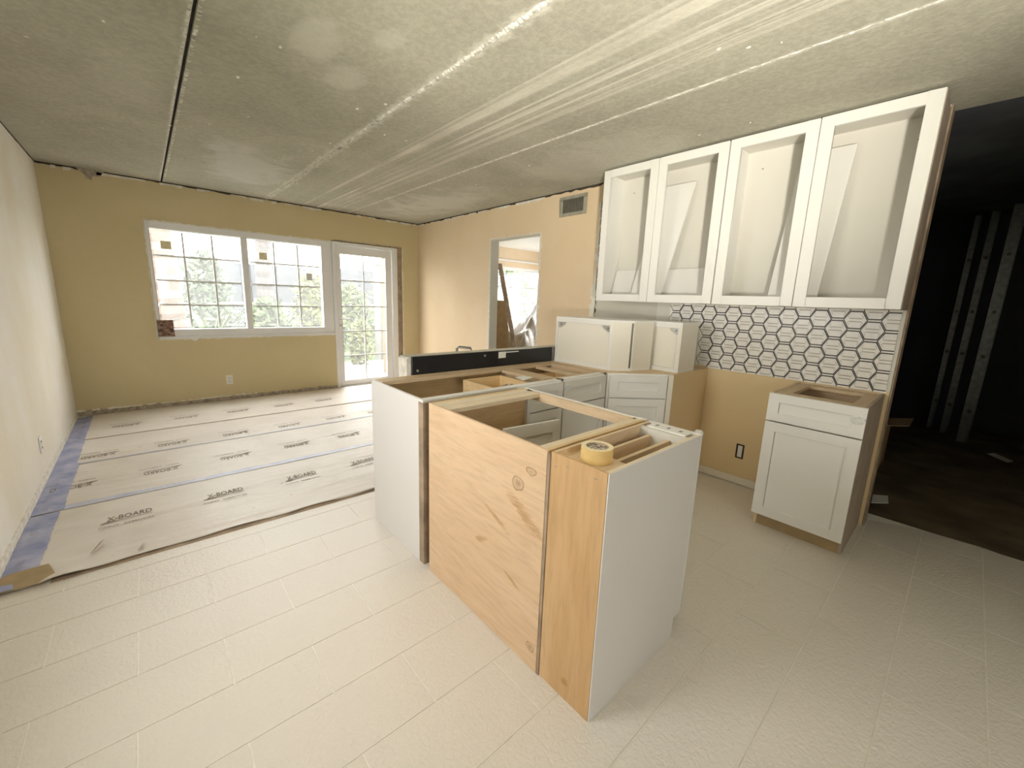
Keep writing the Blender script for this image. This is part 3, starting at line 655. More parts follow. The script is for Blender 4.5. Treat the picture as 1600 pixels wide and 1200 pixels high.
# ---- air vent
t = thing('air_vent', (XR, 2.9, 2.23), 'grey metal air vent grille high on the wall beside the upper cabinets', 'vent')
mb = MB(); a0, a1, b0, b1 = 2.722, 3.080, 2.232, 2.427
mb.box(XR - .012, XR, a0, a1, b0, b0 + .032); mb.box(XR - .012, XR, a0, a1, b1 - .032, b1); mb.box(XR - .012, XR, a0, a0 + .04, b0 + .032, b1 - .032); mb.box(XR - .012, XR, a1 - .04, a1, b0 + .032, b1 - .032)
mb.build('frame', 'vent_metal', t, bevel=0.002)
MB().box(XR - .003, XR - .001, a0 + .04, a1 - .04, b0 + .032, b1 - .032).build('duct_opening', 'gap_dark', t)
for i in range(15):
    y = a0 + .05 + i * (a1 - a0 - .10) / 14
    MB().obox((XR - .011, y, b0 + .032), (0.008, 0.004, 0), (0.001, -0.0025, 0), (0, 0, b1 - b0 - .064)).build('louver', 'vent_metal', t)

# ================================================================== CABINET PARTS
def shaker(name, parent, o, u, n, w_, h, mat='cab_white', th=0.020, rail=0.057, panel=True, bev=0.0015):
    """door / drawer front: o = lower corner on the carcass face, u = unit width direction, n = outward"""
    o, u, n, up = Vector(o), Vector(u).normalized(), Vector(n).normalized(), Vector((0, 0, 1))
    rl = min(rail, h * 0.30)
    mb = MB(); N_ = n * th
    mb.obox(o, u * rail, up * h, N_); mb.obox(o + u * (w_ - rail), u * rail, up * h, N_)
    mb.obox(o + u * rail, u * (w_ - 2 * rail), up * rl, N_); mb.obox(o + u * rail + up * (h - rl), u * (w_ - 2 * rail), up * rl, N_)
    d = mb.build(name, mat, parent)
    if panel:
        p = MB(); p.obox(o + u * rail + up * rl + n * .002, u * (w_ - 2 * rail), up * (h - 2 * rl), n * (th - 0.011)); p.build('panel', mat, d)
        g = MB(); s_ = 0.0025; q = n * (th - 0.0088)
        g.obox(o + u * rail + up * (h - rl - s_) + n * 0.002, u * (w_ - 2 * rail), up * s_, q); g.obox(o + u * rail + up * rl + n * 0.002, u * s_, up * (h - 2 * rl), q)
        g.build('painted_shadow_line', 'groove_shade_grey', d)  # grey strips painted as the shade beside rail and stile
    return d
CH = 0.876

# ---- row along X: unit 1 (blind corner base)
t = thing('blind_corner_base_cabinet', (0.953, 1.67, 0), 'open-topped base cabinet with a white end panel at the free end of the row', 'cabinet')
XA, XB_, YF, YK = 0.953, 1.948, 1.672, 2.292
MB().box(XA, XA + .016, 1.735, YK, 0, CH).build('end_panel', 'cab_side_white', t, bevel=0.001)
MB().box(XA + .016, XB_ - .016, YK - .012, YK, 0.0, CH).build('back_panel', 'ply_inside', t)
MB().box(XB_ - .016, XB_, YF + .02, YK, 0.1, CH).build('side_panel', 'rail_dull', t)
MB().box(XA + .016, XB_ - .016, 1.75, YK - .012, 0.10, 0.116).build('bottom_panel', 'ply_inside', t)
MB().box(XA + .016, XB_ - .016, 2.19, YK - .012, CH - .02, CH).build('back_rail', 'rail_dull', t)
MB().box(XB_ - .10, XB_ - .016, 1.76, 2.165, CH - .02, CH).build('cross_rail', 'rail_dull', t)
mb = MB(); mb.box(XA, XA + .05, 1.69, 1.735, 0.0, CH - .012); mb.build('corner_stile', 'plank_old', t)
MB().box(XA, XB_, 1.690, 1.735, CH - .012, CH).build('top_edge', 'cab_white', t)
MB().box(XA + .05, XB_, 1.715, 1.735, 0.70, CH - .012).build('front_rail', 'cab_white', t)
MB().box(XA + .05, 1.56, 1.715, 1.735, 0.1, 0.70).build('blind_panel', 'cab_white', t)
MB().box(XA + .05, XB_, 1.76, 1.775, 0.0, 0.10).build('toe_kick', 'toe_wood', t)
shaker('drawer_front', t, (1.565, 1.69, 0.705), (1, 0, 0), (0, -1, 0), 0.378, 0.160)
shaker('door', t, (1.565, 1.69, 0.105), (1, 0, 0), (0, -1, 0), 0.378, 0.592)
# drawer box inside
dr = MB(); a, b_ = 1.50, 1.80
dr.box(a, a + .014, 1.76, 2.14, 0.735, 0.845); dr.box(b_, b_ + .014, 1.76, 2.14, 0.735, 0.845); dr.box(a + .014, b_, 2.126, 2.14, 0.735, 0.845); dr.box(a + .014, b_, 1.76, 1.774, 0.735, 0.845); dr.box(a + .014, b_, 1.774, 2.126, 0.735, 0.745)
dr.build('drawer_box', 'ply_inside', t)
# packet and paper lying in the drawer
rnd = random.Random(3)
mb = MB(); P = []
g = thing('hardware_packet', (1.64, 1.86, 0.80), 'grey crinkled packet of hardware lying in the open drawer', 'packet')
mb.lathe([(0.0, 0.842), (0.03, 0.838), (0.05, 0.82), (0.055, 0.79), (0.04, 0.745)], 1.635, 1.86, 10)
for i, p in enumerate(mb.v): mb.v[i] = (1.635 + (p[0] - 1.635) * 1.25 + rnd.gauss(0, .006), 1.86 + (p[1] - 1.86) + rnd.gauss(0, .006), p[2] + rnd.gauss(0, .003))
mb.build('wrapper', 'plaster_dirty', g)
for i in range(5): MB().box(1.60 + i * .017, 1.607 + i * .017, 1.84 + .011 * (i % 3), 1.852 + .011 * (i % 3), .840, .848).build('fitting', 'metal_grey', g)
tag(MB().prism([(1.67, 1.755, 0.888), (1.80, 1.80, 0.886), (1.80, 1.90, 0.880), (1.70, 1.86, 0.885)], (0, 0, 0.002)).build('instruction_sheet', 'paper_white'), 'white sheet of paper lying across the open drawer of the corner base', 'paper')

# ---- row unit 2
t = thing('narrow_base_cabinet', (1.95, 1.67, 0), 'narrow white shaker base cabinet between the open-topped unit and the angled corner unit', 'cabinet')
XA, XB_ = 1.952, 2.418
MB().box(XA, XA + .016, YF + .02, YK, 0.0, CH).build('side_panel', 'rail_dull', t)
MB().box(XB_ - .016, XB_, YF + .02, YK, 0.0, CH).build('side_panel', 'rail_dull', t)
MB().box(XA + .016, XB_ - .016, YK - .012, YK, 0.0, CH).build('back_panel', 'ply_inside', t)
MB().box(XA + .016, XB_ - .016, 1.75, YK - .012, 0.10, 0.116).build('bottom_panel', 'ply_inside', t)
MB().box(XA + .016, XB_ - .016, 2.20, YK - .012, CH - .02, CH).build('back_rail', 'rail_dull', t)
MB().box(XA + .016, XB_ - .016, 1.735, 1.765, CH - .02, CH).build('front_top_rail', 'rail_dull', t)
MB().box(XA + .27, XA + .33, 1.765, 2.20, CH - .03, CH - .012).build('cross_rail', 'rail_dull', t)
MB().box(XA, XB_, 1.692, 1.735, 0.1, 0.13).build('front_rail', 'cab_white', t)
MB().box(XA, XB_, 1.692, 1.735, CH - .03, CH).build('front_rail', 'cab_white', t)
MB().box(XA, XB_, 1.76, 1.775, 0.0, 0.10).build('toe_kick', 'toe_wood', t)
mb = MB(); mb.box(XA + .03, XA + .044, 1.74, 2.14, .735, .82); mb.box(XB_ - .05, XB_ - .036, 1.74, 2.14, .735, .82); mb.box(XA + .044, XB_ - .05, 2.126, 2.14, .735, .82); mb.box(XA + .044, XB_ - .05, 1.74, 2.126, .735, .745); mb.build('drawer_box', 'ply_inside', t)
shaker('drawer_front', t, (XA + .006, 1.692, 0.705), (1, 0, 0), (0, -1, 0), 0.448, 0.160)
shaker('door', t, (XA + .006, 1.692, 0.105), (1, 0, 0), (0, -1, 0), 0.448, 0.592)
mb = MB().lathe([(0.0, .80), (.02, .80), (.026, .79), (.02, .77)], 0, 0, 8)
mb.v = [(1.985 + p[0], 1.669 - (p[1] * .3 + .004), p[2] + .035 + random.gauss(0, .003)) for p in mb.v]; mb.build('plastic_wrap', 'clear_plastic', t)

# ---- diagonal corner base
t = thing('diagonal_corner_base', (2.42, 1.37, 0), 'white diagonal corner base cabinet with a raw tan side facing the stove gap', 'cabinet')
A, B = Vector((2.424, 1.678, 0)), Vector((2.792, 1.372, 0))
dvec = (B - A).normalized(); nrm = Vector((-dvec.y, dvec.x, 0)); nrm = nrm if nrm.y < 0 else -nrm
MB().box(2.795, XR - .004, 1.372, 1.390, 0.0, CH).build('side_panel', 'kraft_drywall', t)
MB().box(2.424, 2.440, 1.70, YK, 0.0, CH).build('side_panel', 'rail_dull', t)
MB().prism([(2.424, YK, CH - .02), (XR - .004, YK, CH - .02), (XR - .004, 1.39, CH - .02), (2.80, 1.39, CH - .02), (2.44, 1.69, CH - .02)], (0, 0, .02)).build('top_panel', 'ply_x', t)
fr = MB(); ins = nrm * -0.02
fr.obox(A + ins + Vector((0, 0, .1)), dvec * (B - A).length, -ins, Vector((0, 0, CH - .1))); fr.build('face_frame', 'cab_white', t)
MB().obox(A + ins * 4, dvec * (B - A).length, ins * .6, Vector((0, 0, .1))).build('toe_kick', 'toe_wood', t)
LN = (B - A).length
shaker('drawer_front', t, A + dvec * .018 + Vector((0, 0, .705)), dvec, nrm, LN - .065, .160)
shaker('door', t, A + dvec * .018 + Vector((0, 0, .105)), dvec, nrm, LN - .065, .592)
MB().obox(B - dvec * .036 + Vector((0, 0, .1)), dvec * .036, nrm * .012, Vector((0, 0, CH - .1))).build('end_stile', 'cab_cream', t)

# ---- two wall cabinets standing on the corner, backs turned to the room
def bracket(parent, o, u, n, flip):
    o, u, n, up = Vector(o), Vector(u), Vector(n), Vector((0, 0, 1))
    mb = MB(); s_ = 1 if not flip else -1
    mb.prism([o, o + u * (.075 * s_), o + u * (.06 * s_) - up * .02, o + u * (.02 * s_) - up * .045, o - up * .045], n * .006)
    b_ = mb.build('hanging_bracket', 'metal_zinc', parent)
    MB().obox(o + u * (.022 * s_) - up * .022 + n * .006, u * .008, up * .008, n * .002).build('screw', 'gap_dark', b_)
ZB, ZT = CH, 1.246
t = thing('corner_wall_cabinet', (2.525, 1.62, CH), 'cream wall cabinet standing back-outwards on the corner base beside the black board', 'cabinet')
pl = [(2.525, 2.285), (2.525, 1.737), (2.655, 1.637), (2.862, 1.600), (2.862, 2.285)]
MB().prism([(x, y, ZT - .018) for x, y in pl], (0, 0, .018)).build('top_panel', 'cab_white', t)
MB().prism([(x, y, ZB) for x, y in pl], (0, 0, .018)).build('bottom_panel', 'cab_white', t)
MB().box(2.540, 2.548, 1.757, 2.267, ZB + .018, ZT - .018).build('back_panel', 'cab_cream', t)
mb = MB(); mb.box(2.525, 2.548, 2.267, 2.285, ZB + .018, ZT - .018); mb.box(2.525, 2.548, 1.737, 1.757, ZB + .018, ZT - .018); mb.box(2.525, 2.548, 1.757, 2.267, ZT - .04, ZT - .018); mb.box(2.525, 2.548, 1.757, 2.267, ZB + .018, ZB + .03); mb.build('back_frame', 'cab_white', t, bevel=.001)
d1 = (Vector((2.655, 1.637, 0)) - Vector((2.525, 1.737, 0))); d1n = d1.normalized(); n1_ = Vector((d1n.y, -d1n.x, 0)); n1_ = n1_ if n1_.y > 0 else -n1_
MB().obox((2.525, 1.737, ZB + .018), d1 * .88, n1_ * .016, (0, 0, ZT - ZB - .036)).build('angled_panel', 'cab_cream', t)
MB().obox(Vector((2.525, 1.737, ZB + .018)) + n1_ * .024, d1 * 1.05, n1_ * .008, (0, 0, ZT - ZB - .036)).build('slot_shade_panel', 'groove_shade_grey', t)  # grey sheet behind the slot, coloured as its shade
d2 = Vector((2.862, 1.600, 0)) - Vector((2.662, 1.6358, 0))
MB().obox((2.662, 1.6358, ZB + .018), d2, (0.003, .016, 0), (0, 0, ZT - ZB - .036)).build('end_panel', 'cab_cream', t)
MB().box(2.85, 2.862, 1.62, 2.285, ZB + .018, ZT - .018).build('front_panel', 'cab_white', t)
bracket(t, (2.540, 2.262, ZT - .043), (0, -1, 0), (-1, 0, 0), False); bracket(t, (2.540, 1.762, ZT - .043), (0, -1, 0), (-1, 0, 0), True)
t = thing('short_wall_cabinet', (2.893, 1.39, CH), 'cream wall cabinet standing at the end of the corner base against the hexagon tiles', 'cabinet')
a0, a1 = 1.392, 1.86
MB().box(2.893, 3.15, a0, a1, ZT - .018, ZT).build('top_panel', 'cab_white', t)
MB().box(2.893, 3.15, a0, a1, ZB, ZB + .018).build('bottom_panel', 'cab_white', t)
MB().box(2.893, 3.15, a0, a0 + .016, ZB + .018, ZT - .018).build('side_panel', 'cab_cream', t)
MB().box(2.893, 3.15, a1 - .016, a1, ZB + .018, ZT - .018).build('side_panel', 'cab_cream', t)
MB().box(2.908, 2.916, a0 + .016, a1 - .016, ZB + .018, ZT - .018).build('back_panel', 'cab_cream', t)
mb = MB(); mb.box(2.893, 2.916, a0 + .016, a0 + .030, ZB + .03, ZT - .04); mb.box(2.893, 2.916, a0 + .016, a1 - .016, ZT - .04, ZT - .018); mb.box(2.893, 2.916, a0 + .016, a1 - .016, ZB + .018, ZB + .03); mb.build('back_frame', 'cab_white', t, bevel=.001)
bracket(t, (2.908, a0 + .032, ZT - .043), (0, -1, 0), (-1, 0, 0), True)

# ---- island: sink base, doors removed
t = thing('sink_base_cabinet', (0.958, 0.866, 0), 'doorless base cabinet with a knotty raw plywood back in the middle of the peninsula', 'cabinet')
IX0, IX1 = 0.955, 1.585; JY0, JY1 = 0.872, 1.640
ry = lambda x: x
MB().box(IX0, IX0 + .012, JY0, JY1, 0.0, CH).build('back_panel', 'ply_back_panel', t, bevel=.0008)
for (a, b_) in ((JY0, JY0 + .016), (JY1 - .016, JY1)):
    MB().prism([(IX0 + .012, a, 0), (IX1 - .075, a, 0), (IX1 - .075, a, .09), (IX1 - .02, a, .09), (IX1 - .02, a, CH), (IX0 + .012, a, CH)], (0, b_ - a, 0)).build('side_panel', 'ply_inside', t)
MB().box(IX0 + .012, IX1 - .02, JY0 + .016, JY1 - .016, 0.10, 0.116).build('bottom_panel', 'ply_inside', t)
MB().box(IX0 + .012, IX1 - .02, JY1 - .085, JY1 - .016, CH - .018, CH - .002).build('side_rail', 'ply_edge', t)
MB().box(IX0 + .012, IX1 - .02, JY1 - .150, JY1 - .086, CH - .022, CH - .003).build('side_rail', 'ply_edge', t)
MB().box(IX0 + .012, IX1 - .02, JY0 + .016, JY0 + .052, CH - .018, CH - .002).build('side_rail', 'ply_edge', t)
mb = MB(); xx0, xx1 = IX1 - .02, IX1
mb.box(xx0, xx1, JY0, JY0 + .04, .09, CH); mb.box(xx0, xx1, JY1 - .04, JY1, .09, CH); mb.box(xx0, xx1, JY0 + .04, JY1 - .04, .09, .125); mb.box(xx0, xx1, JY0 + .04, JY1 - .04, CH - .045, CH)
mb.build('face_frame', 'cab_white', t, bevel=.001)
MB().box(xx0 - .02, xx0, JY0 + .04, JY1 - .04, CH - .045, CH - .002).build('front_rail', 'ply_y', t)
MB().box(IX1 - .09, IX1 - .075, JY0 + .016, JY1 - .016, 0, .1).build('toe_kick', 'toe_wood', t)
MB().box(IX0 + .001, IX0 + .03, JY0 - .0125, JY0 - .002, 0.0, CH - .01).build('filler_strip', 'plank_old', t)
MB().tube([(IX1 - .028, JY1 - .05, CH - .0015), (IX1 - .028, JY1 - .05, CH + .001)], .006, 8).build('screw', 'gap_dark', t)

# loose shaker door leaning inside
ld = thing('loose_cabinet_door', (1.3, 1.33, 0.12), 'loose white shaker door leaning inside the doorless sink base', 'door')
ld.rotation_euler = (math.radians(-4), math.radians(3), 0); ld.location = (1.13, 1.30, 0.118); ld['_o'] = (0, 0, 0)
shaker('door_frame', ld, (0, 0, 0), (1, 0, 0), (0, -1, 0), 0.375, 0.672, 'cab_white', 0.019, 0.057)

# ---- island: narrow drawer base with white side
t = thing('drawer_base_cabinet', (0.960, 0.633, 0), 'narrow base cabinet with a plain white side at the near end of the peninsula', 'cabinet')
KY0, KY1 = 0.634, 0.858; KX0, KX1 = 0.960, 1.578
MB().box(KX0, KX0 + .012, KY0 + .001, KY1, 0.0, CH).build('back_panel', 'ply_drawer_back', t, bevel=.0008)
MB().prism([(KX0 + .002, KY0, 0), (KX1 - .06, KY0, 0), (KX1 - .06, KY0, .088), (KX1 - .02, KY0, .088), (KX1 - .02, KY0, CH), (KX0 + .002, KY0, CH)], (0, -0.004, 0)).build('white_side', 'cab_side_white', t)
MB().prism([(KX0 + .012, KY0 + .001, 0), (KX1 - .06, KY0 + .001, 0), (KX1 - .06, KY0 + .001, .088), (KX1 - .02, KY0 + .001, .088), (KX1 - .02, KY0 + .001, CH), (KX0 + .012, KY0 + .001, CH)], (0, 0.012, 0)).build('side_panel', 'ply_edge', t)
MB().prism([(KX0 + .012, KY1, 0), (KX1 - .06, KY1, 0), (KX1 - .06, KY1, .088), (KX1 - .02, KY1, .088), (KX1 - .02, KY1, CH), (KX0 + .012, KY1, CH)], (0, -0.012, 0)).build('side_panel', 'ply_x', t)
MB().box(KX0 + .012, KX1 - .02, KY0 + .013, KY1 - .012, .10, .116).build('bottom_panel', 'ply_inside', t)
MB().box(KX0 + .012, 1.115, KY0 + .013, KY1 - .012, .838, .856).build('top_board', 'ply_x', t)
MB().box(KX1 - .085, KX1 - .06, KY0 + .013, KY1 - .012, 0, .088).build('toe_kick', 'toe_wood', t)
mb = MB(); mb.box(KX1 - .02, KX1, KY0 - .004, KY1, .088, .12); mb.box(KX1 - .075, KX1, KY0 + .03, KY1 - .03, CH - .016, CH); mb.box(KX1 - .02, KX1, KY0 - .004, KY0 + .03, .12, CH); mb.box(KX1 - .02, KX1, KY1 - .03, KY1, .12, CH); mb.box(KX1 - .02, KX1, KY0 + .03, KY1 - .03, .69, .715)
mb.build('face_frame', 'cab_white', t, bevel=.001)
MB().box(KX1 - .095, KX1 - .075, KY0 + .013, KY1 - .012, .80, CH - .004).build('front_rail', 'cab_inside', t)
dr = MB(); dr.box(1.13, KX1 - .095, .795, .808, .745, .846); dr.box(1.13, KX1 - .095, .712, .727, .745, .846); dr.box(1.13, 1.144, .727, .795, .745, .846); dr.box(1.144, KX1 - .095, .727, .795, .745, .753)
dr.build('drawer_box', 'ply_x', t)
MB().box(1.2, KX1 - .1, KY0 + .015, KY0 + .03, .60, .625).build('drawer_runner', 'metal_zinc', t)
MB().box(KX1, KX1 + .019, KY0 + .004, KY1 - .003, .70, CH - .004).build('drawer_front', 'cab_white', t, bevel=.002)
MB().box(KX1, KX1 + .019, KY0 + .004, KY1 - .003, .092, .695).build('door', 'cab_white', t, bevel=.002)
for y in (KY0 + .06, KY0 + .11, KY0 + .16): MB().box(KX1 - .05, KX1 - .03, y, y + .012, CH, CH + .001).build('screw_slot', 'groove_shade_grey', t)
mb = MB().lathe([(0.0, .883), (.012, .882), (.018, .874), (.016, .850)], 1.600, 0.655, 10); mb.build('plastic_corner', 'clear_plastic', t, smooth=True)
for (y, z) in ((0.83, 0.83), (0.78, 0.845), (0.67, 0.845)): MB().box(KX0 - .0006, KX0, y, y + .013, z, z + .0022).build('staple', 'groove_shade_grey', t)

# ---- roll of masking tape
t = thing('masking_tape_roll', (1.068, 0.752, 0.856), 'roll of cream masking tape on the raw top of the near base cabinet', 'tape roll')
tx, ty, R1, R0 = 1.063, 0.752, 0.052, 0.037
MB().lathe([(R0, .8565), (R1, .8565), (R1, .9055), (R0, .9055), (R0, .8565)], tx, ty, 48, mis=[0, 1, 0, 0]).build('tape', ['tape_side', 'tape_cream'], t, smooth=False)
MB().lathe([(R0 - .003, .857), (R0 - .0003, .857), (R0 - .0003, .904), (R0 - .003, .904), (R0 - .003, .857)], tx, ty, 40).build('core', 'plank_old', t)
mb = MB(); mb.lathe([(0.0, .9005), (R0 - .0035, .9005)], tx, ty, 40); mb.build('printed_label', 'core_print', t)

# ---- lone base cabinet
t = thing('single_base_cabinet', (2.764, 0.288, 0), 'single white shaker base cabinet standing alone under the hexagon tiles', 'cabinet')
LY0, LY1, LX = 0.290, 0.747, 2.784
MB().prism([(XR - .003, LY0, 0), (LX + .05, LY0, 0), (LX + .05, LY0, .092), (LX, LY0, .092), (LX, LY0, CH), (XR - .003, LY0, CH)], (0, .016, 0)).build('side_panel', 'raw_side', t)
MB().prism([(XR - .003, LY1, 0), (LX + .05, LY1, 0), (LX + .05, LY1, .092), (LX, LY1, .092), (LX, LY1, CH), (XR - .003, LY1, CH)], (0, -.016, 0)).build('side_panel', 'ply_x', t)
MB().box(XR - .015, XR - .003, LY0 + .016, LY1 - .016, 0, CH).build('back_panel', 'ply_y', t)
MB().box(LX, XR - .015, LY0 + .016, LY1 - .016, .10, .116).build('bottom_panel', 'ply_inside', t)
MB().box(LX, LX + .09, LY0 + .016, LY1 - .016, CH - .024, CH - .004).build('front_top_rail', 'rail_dull', t)
MB().box(XR - .10, XR - .015, LY0 + .016, LY1 - .016, CH - .024, CH - .004).build('back_rail', 'rail_dull', t)
MB().box(LX + .09, XR - .10, LY0 + .016, LY0 + .08, CH - .024, CH - .004).build('side_rail', 'rail_dull', t)
MB().box(LX + .09, XR - .10, LY1 - .09, LY1 - .016, CH - .024, CH - .004).build('side_rail', 'rail_dull', t)
mb = MB(); mb.box(LX + .06, LX + .52, LY0 + .10, LY0 + .112, .72, .80); mb.box(LX + .06, LX + .52, LY1 - .10, LY1 - .088, .72, .80); mb.box(LX + .06, LX + .52, LY0 + .112, LY1 - .10, .72, .73); mb.build('drawer_box', 'ply_inside', t)
MB().box(LX + .05, LX + .064, LY0 + .016, LY1 - .016, 0.0, .092).build('toe_kick', 'toe_wood', t)
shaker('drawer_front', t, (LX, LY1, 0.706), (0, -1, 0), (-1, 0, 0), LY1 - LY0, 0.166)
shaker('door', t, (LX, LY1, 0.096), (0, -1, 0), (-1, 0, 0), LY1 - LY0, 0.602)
mb = MB().lathe([(0.0, .82), (.028, .815), (.034, .80), (.02, .785)], 0, 0, 9)
mb.v = [(LX - .0205 - p[1] * .2 - .004, LY0 + .03 + p[0], p[2] + random.gauss(0, .003)) for p in mb.v]; mb.build('plastic_wrap', 'clear_plastic', t)

# ---- upper wall cabinets
def upper(label, y0, y1, ym, loc):
    t = thing('upper_wall_cabinet', loc, label, 'cabinet')
    x0, x1, z0, z1 = 3.072, XR - .001, 1.387, 2.468
    MB().box(x0, x1, y0, y0 + .016, z0, z1).build('side_panel', 'cab_white' if y0 > 1 else 'raw_side', t)
    MB().box(x0, x1, y1 - .016, y1, z0, z1).build('side_panel', 'cab_white', t)
    MB().box(x0, x1, y0 + .016, y1 - .016, z0, z0 + .018).build('bottom_panel', 'cab_inside', t)
    MB().box(x0, x1, y0 + .016, y1 - .016, z1 - .018, z1).build('top_panel', 'cab_inside', t)
    MB().box(x1 - .022, x1 - .010, y0 + .016, y1 - .016, z0 + .018, z1 - .018).build('back_panel', 'cab_inside', t)
    for (a, b_) in ((y0, ym), (ym, y1)):
        a += .0025; b_ -= .0025
        mb = MB(); st_ = .066; xo, xi = x0 - .022, x0 - .002
        mb.box(xo, xi, a, a + st_, z0, z1); mb.box(xo, xi, b_ - st_, b_, z0, z1); mb.box(xo, xi, a + st_, b_ - st_, z0, z0 + .06); mb.box(xo, xi, a + st_, b_ - st_, z1 - .06, z1)
        mb.build('door_frame', 'cab_white', t, bevel=.0015)
    for yy in (y0 + .0165, y1 - .0165):
        for zz in (1.52, 1.95, 2.35): MB().box(x0 + .035, x0 + .047, yy - .001, yy + .001, zz, zz + .022).build('hinge_hole', 'groove_shade_grey', t)
    for (yy, zz) in ((y0 + .10, 2.33), (y1 - .12, 2.33), (ym + .1, 1.93)): MB().tube([(x1 - .0225, yy, zz), (x1 - .0235, yy, zz)], .006, 8).build('screw', 'groove_shade_grey', t)
    MB().box(x0 - .001, x1 - .08, ym - .012, ym + .012, z0 + .018, z0 + .02).build('bottom_lip', 'cab_inside', t)
    return t
upper('white upper cabinet with open-framed doors nearer the air vent', 1.284, 2.304, 1.796, (3.07, 1.29, 1.387))
upper('white upper cabinet with open-framed doors above the single base cabinet', 0.272, 1.280, 0.781, (3.07, 0.28, 1.387))
def leaning(name, label, pts, th):
    o = thing(name, pts[0], label, 'shelf board', 'loose shelves in the upper cabinets')
    MB().prism(pts, th).build('board', 'cab_white', o, bevel=.001)
leaning('shelf_board', 'tall white shelf board leaning inside the upper cabinet nearer the air vent', [(3.20, 2.045, 1.406), (3.20, 1.765, 1.406), (3.30, 1.60, 2.32), (3.30, 1.88, 2.32)], (-.016, 0, -.002))
leaning('shelf_board', 'tall white shelf board leaning inside the upper cabinet nearer the dark opening', [(3.20, 0.97, 1.406), (3.20, 0.69, 1.406), (3.30, 0.635, 2.36), (3.30, 0.915, 2.36)], (-.016, 0, -.002))
leaning('shelf_board', 'low white shelf board standing on its long edge behind the leaning shelf near the vent', [(3.255, 2.28, 1.406), (3.255, 1.31, 1.406), (3.325, 1.31, 1.66), (3.325, 2.28, 1.66)], (-.015, 0, .004))

# ---- hexagon backsplash
bs = thing('hexagon_backsplash', (XR, 1.0, 0.9), 'white hexagon tile backsplash with black outlines under the upper cabinets', 'backsplash')
hx = XR - .0005
MB().box(hx - .004, hx, 0.288, 1.34, 0.882, 1.386).build('tile_sheet', 'grout', bs)
MB().box(hx - .004, hx, 1.34, 1.470, 0.898, 1.386).build('tile_sheet', 'grout', bs)
MB().box(hx - .004, hx, 1.470, 1.742, 1.25, 1.386).build('tile_sheet', 'grout', bs)
PY, PZ = 0.1825, 0.1225
HA, HF, HH = 0.0608, 0.0304, 0.0564
def hexpoly(a, f, h): return [(-a, 0), (-f, -h), (f, -h), (a, 0), (f, h), (-f, h)]
def hexmesh_clipped(cy_, cz_):
    """tile relief, clipped to the sheet; returns MB in world coords or None"""
    def lim(p):
        return p
    y_hi = 1.742 if cz_ > 1.24 else (1.50 if cz_ > 0 else 1.5)
    bounds = (0.291, y_hi, 0.884 if cy_ < 1.34 else 0.9, 1.385)
    def cl(poly):
        for f in (lambda p: p[0] - bounds[0], lambda p: bounds[1] - p[0], lambda p: p[1] - bounds[2], lambda p: bounds[3] - p[1]):
            if len(poly) < 3: return []
            poly = clip(poly, f)
        return poly
    W = lambda P: [(cy_ + p[0], cz_ + p[1]) for p in P]
    mb = MB(); any_ = False
    def add(poly, x, d, mi):
        nonlocal any_
        q = cl(W(poly))
        if len(q) >= 3:
            mb.prism([(x, p[0], p[1]) for p in q], (-d, 0, 0), mi); any_ = True
    x = hx - .004
    add(hexpoly(HA, HF, HH), x, .0035, 2)                                   # black rim
    add(hexpoly(HA - .0052, HF - .0022, HH - .0070), x, .0050, 0)            # body
    for s_ in (-1, 1):                                                      # raised bands inside
        zc = s_ * .010
        add([(-.034, zc - .0034), (.034, zc - .0034), (.031, zc + .0034), (-.031, zc + .0034)], x, .0056, 1)
        add([(-.040, s_ * .0135), (-.0365, s_ * .0135), (-.027, s_ * .034), (-.0295, s_ * .034)], x, .0054, 1)
        add([(.040, s_ * .0135), (.0365, s_ * .0135), (.027, s_ * .034), (.0295, s_ * .034)], x, .0054, 1)
    return mb if any_ else None
cache = {}
for j in range(-1, 8):
    for ph in (0, 1):
        yy = 0.5 + PY * j + ph * PY / 2
        for k in range(-1, 5):
            zz = 0.949 + PZ * k - ph * PZ / 2
            if yy > 1.45 and zz < 1.24: continue
            if yy > 1.72: continue
            if yy - HA > 0.291 and yy + HA < 1.49 and zz - HH > 0.9 and zz + HH < 1.385:
                if 'full' not in cache:
                    mb = hexmesh_clipped(yy, zz); mb.v = [(p[0] - XR, p[1] - yy, p[2] - zz) for p in mb.v]
                    cache['full'] = mesh_of(mb, 'hexagon_tile', ['hex_white', 'hex_band', 'hex_black'])
                piece('hexagon_tile', cache['full'], bs, (XR, yy, zz))
            else:
                mb = hexmesh_clipped(yy, zz)
                if mb:
                    ys = [p[1] for p in mb.v]; zs = [p[2] for p in mb.v]
                    if (max(ys) - min(ys)) * (max(zs) - min(zs)) > 2e-4: mb.build('hexagon_tile', ['hex_white', 'hex_band', 'hex_black'], bs)

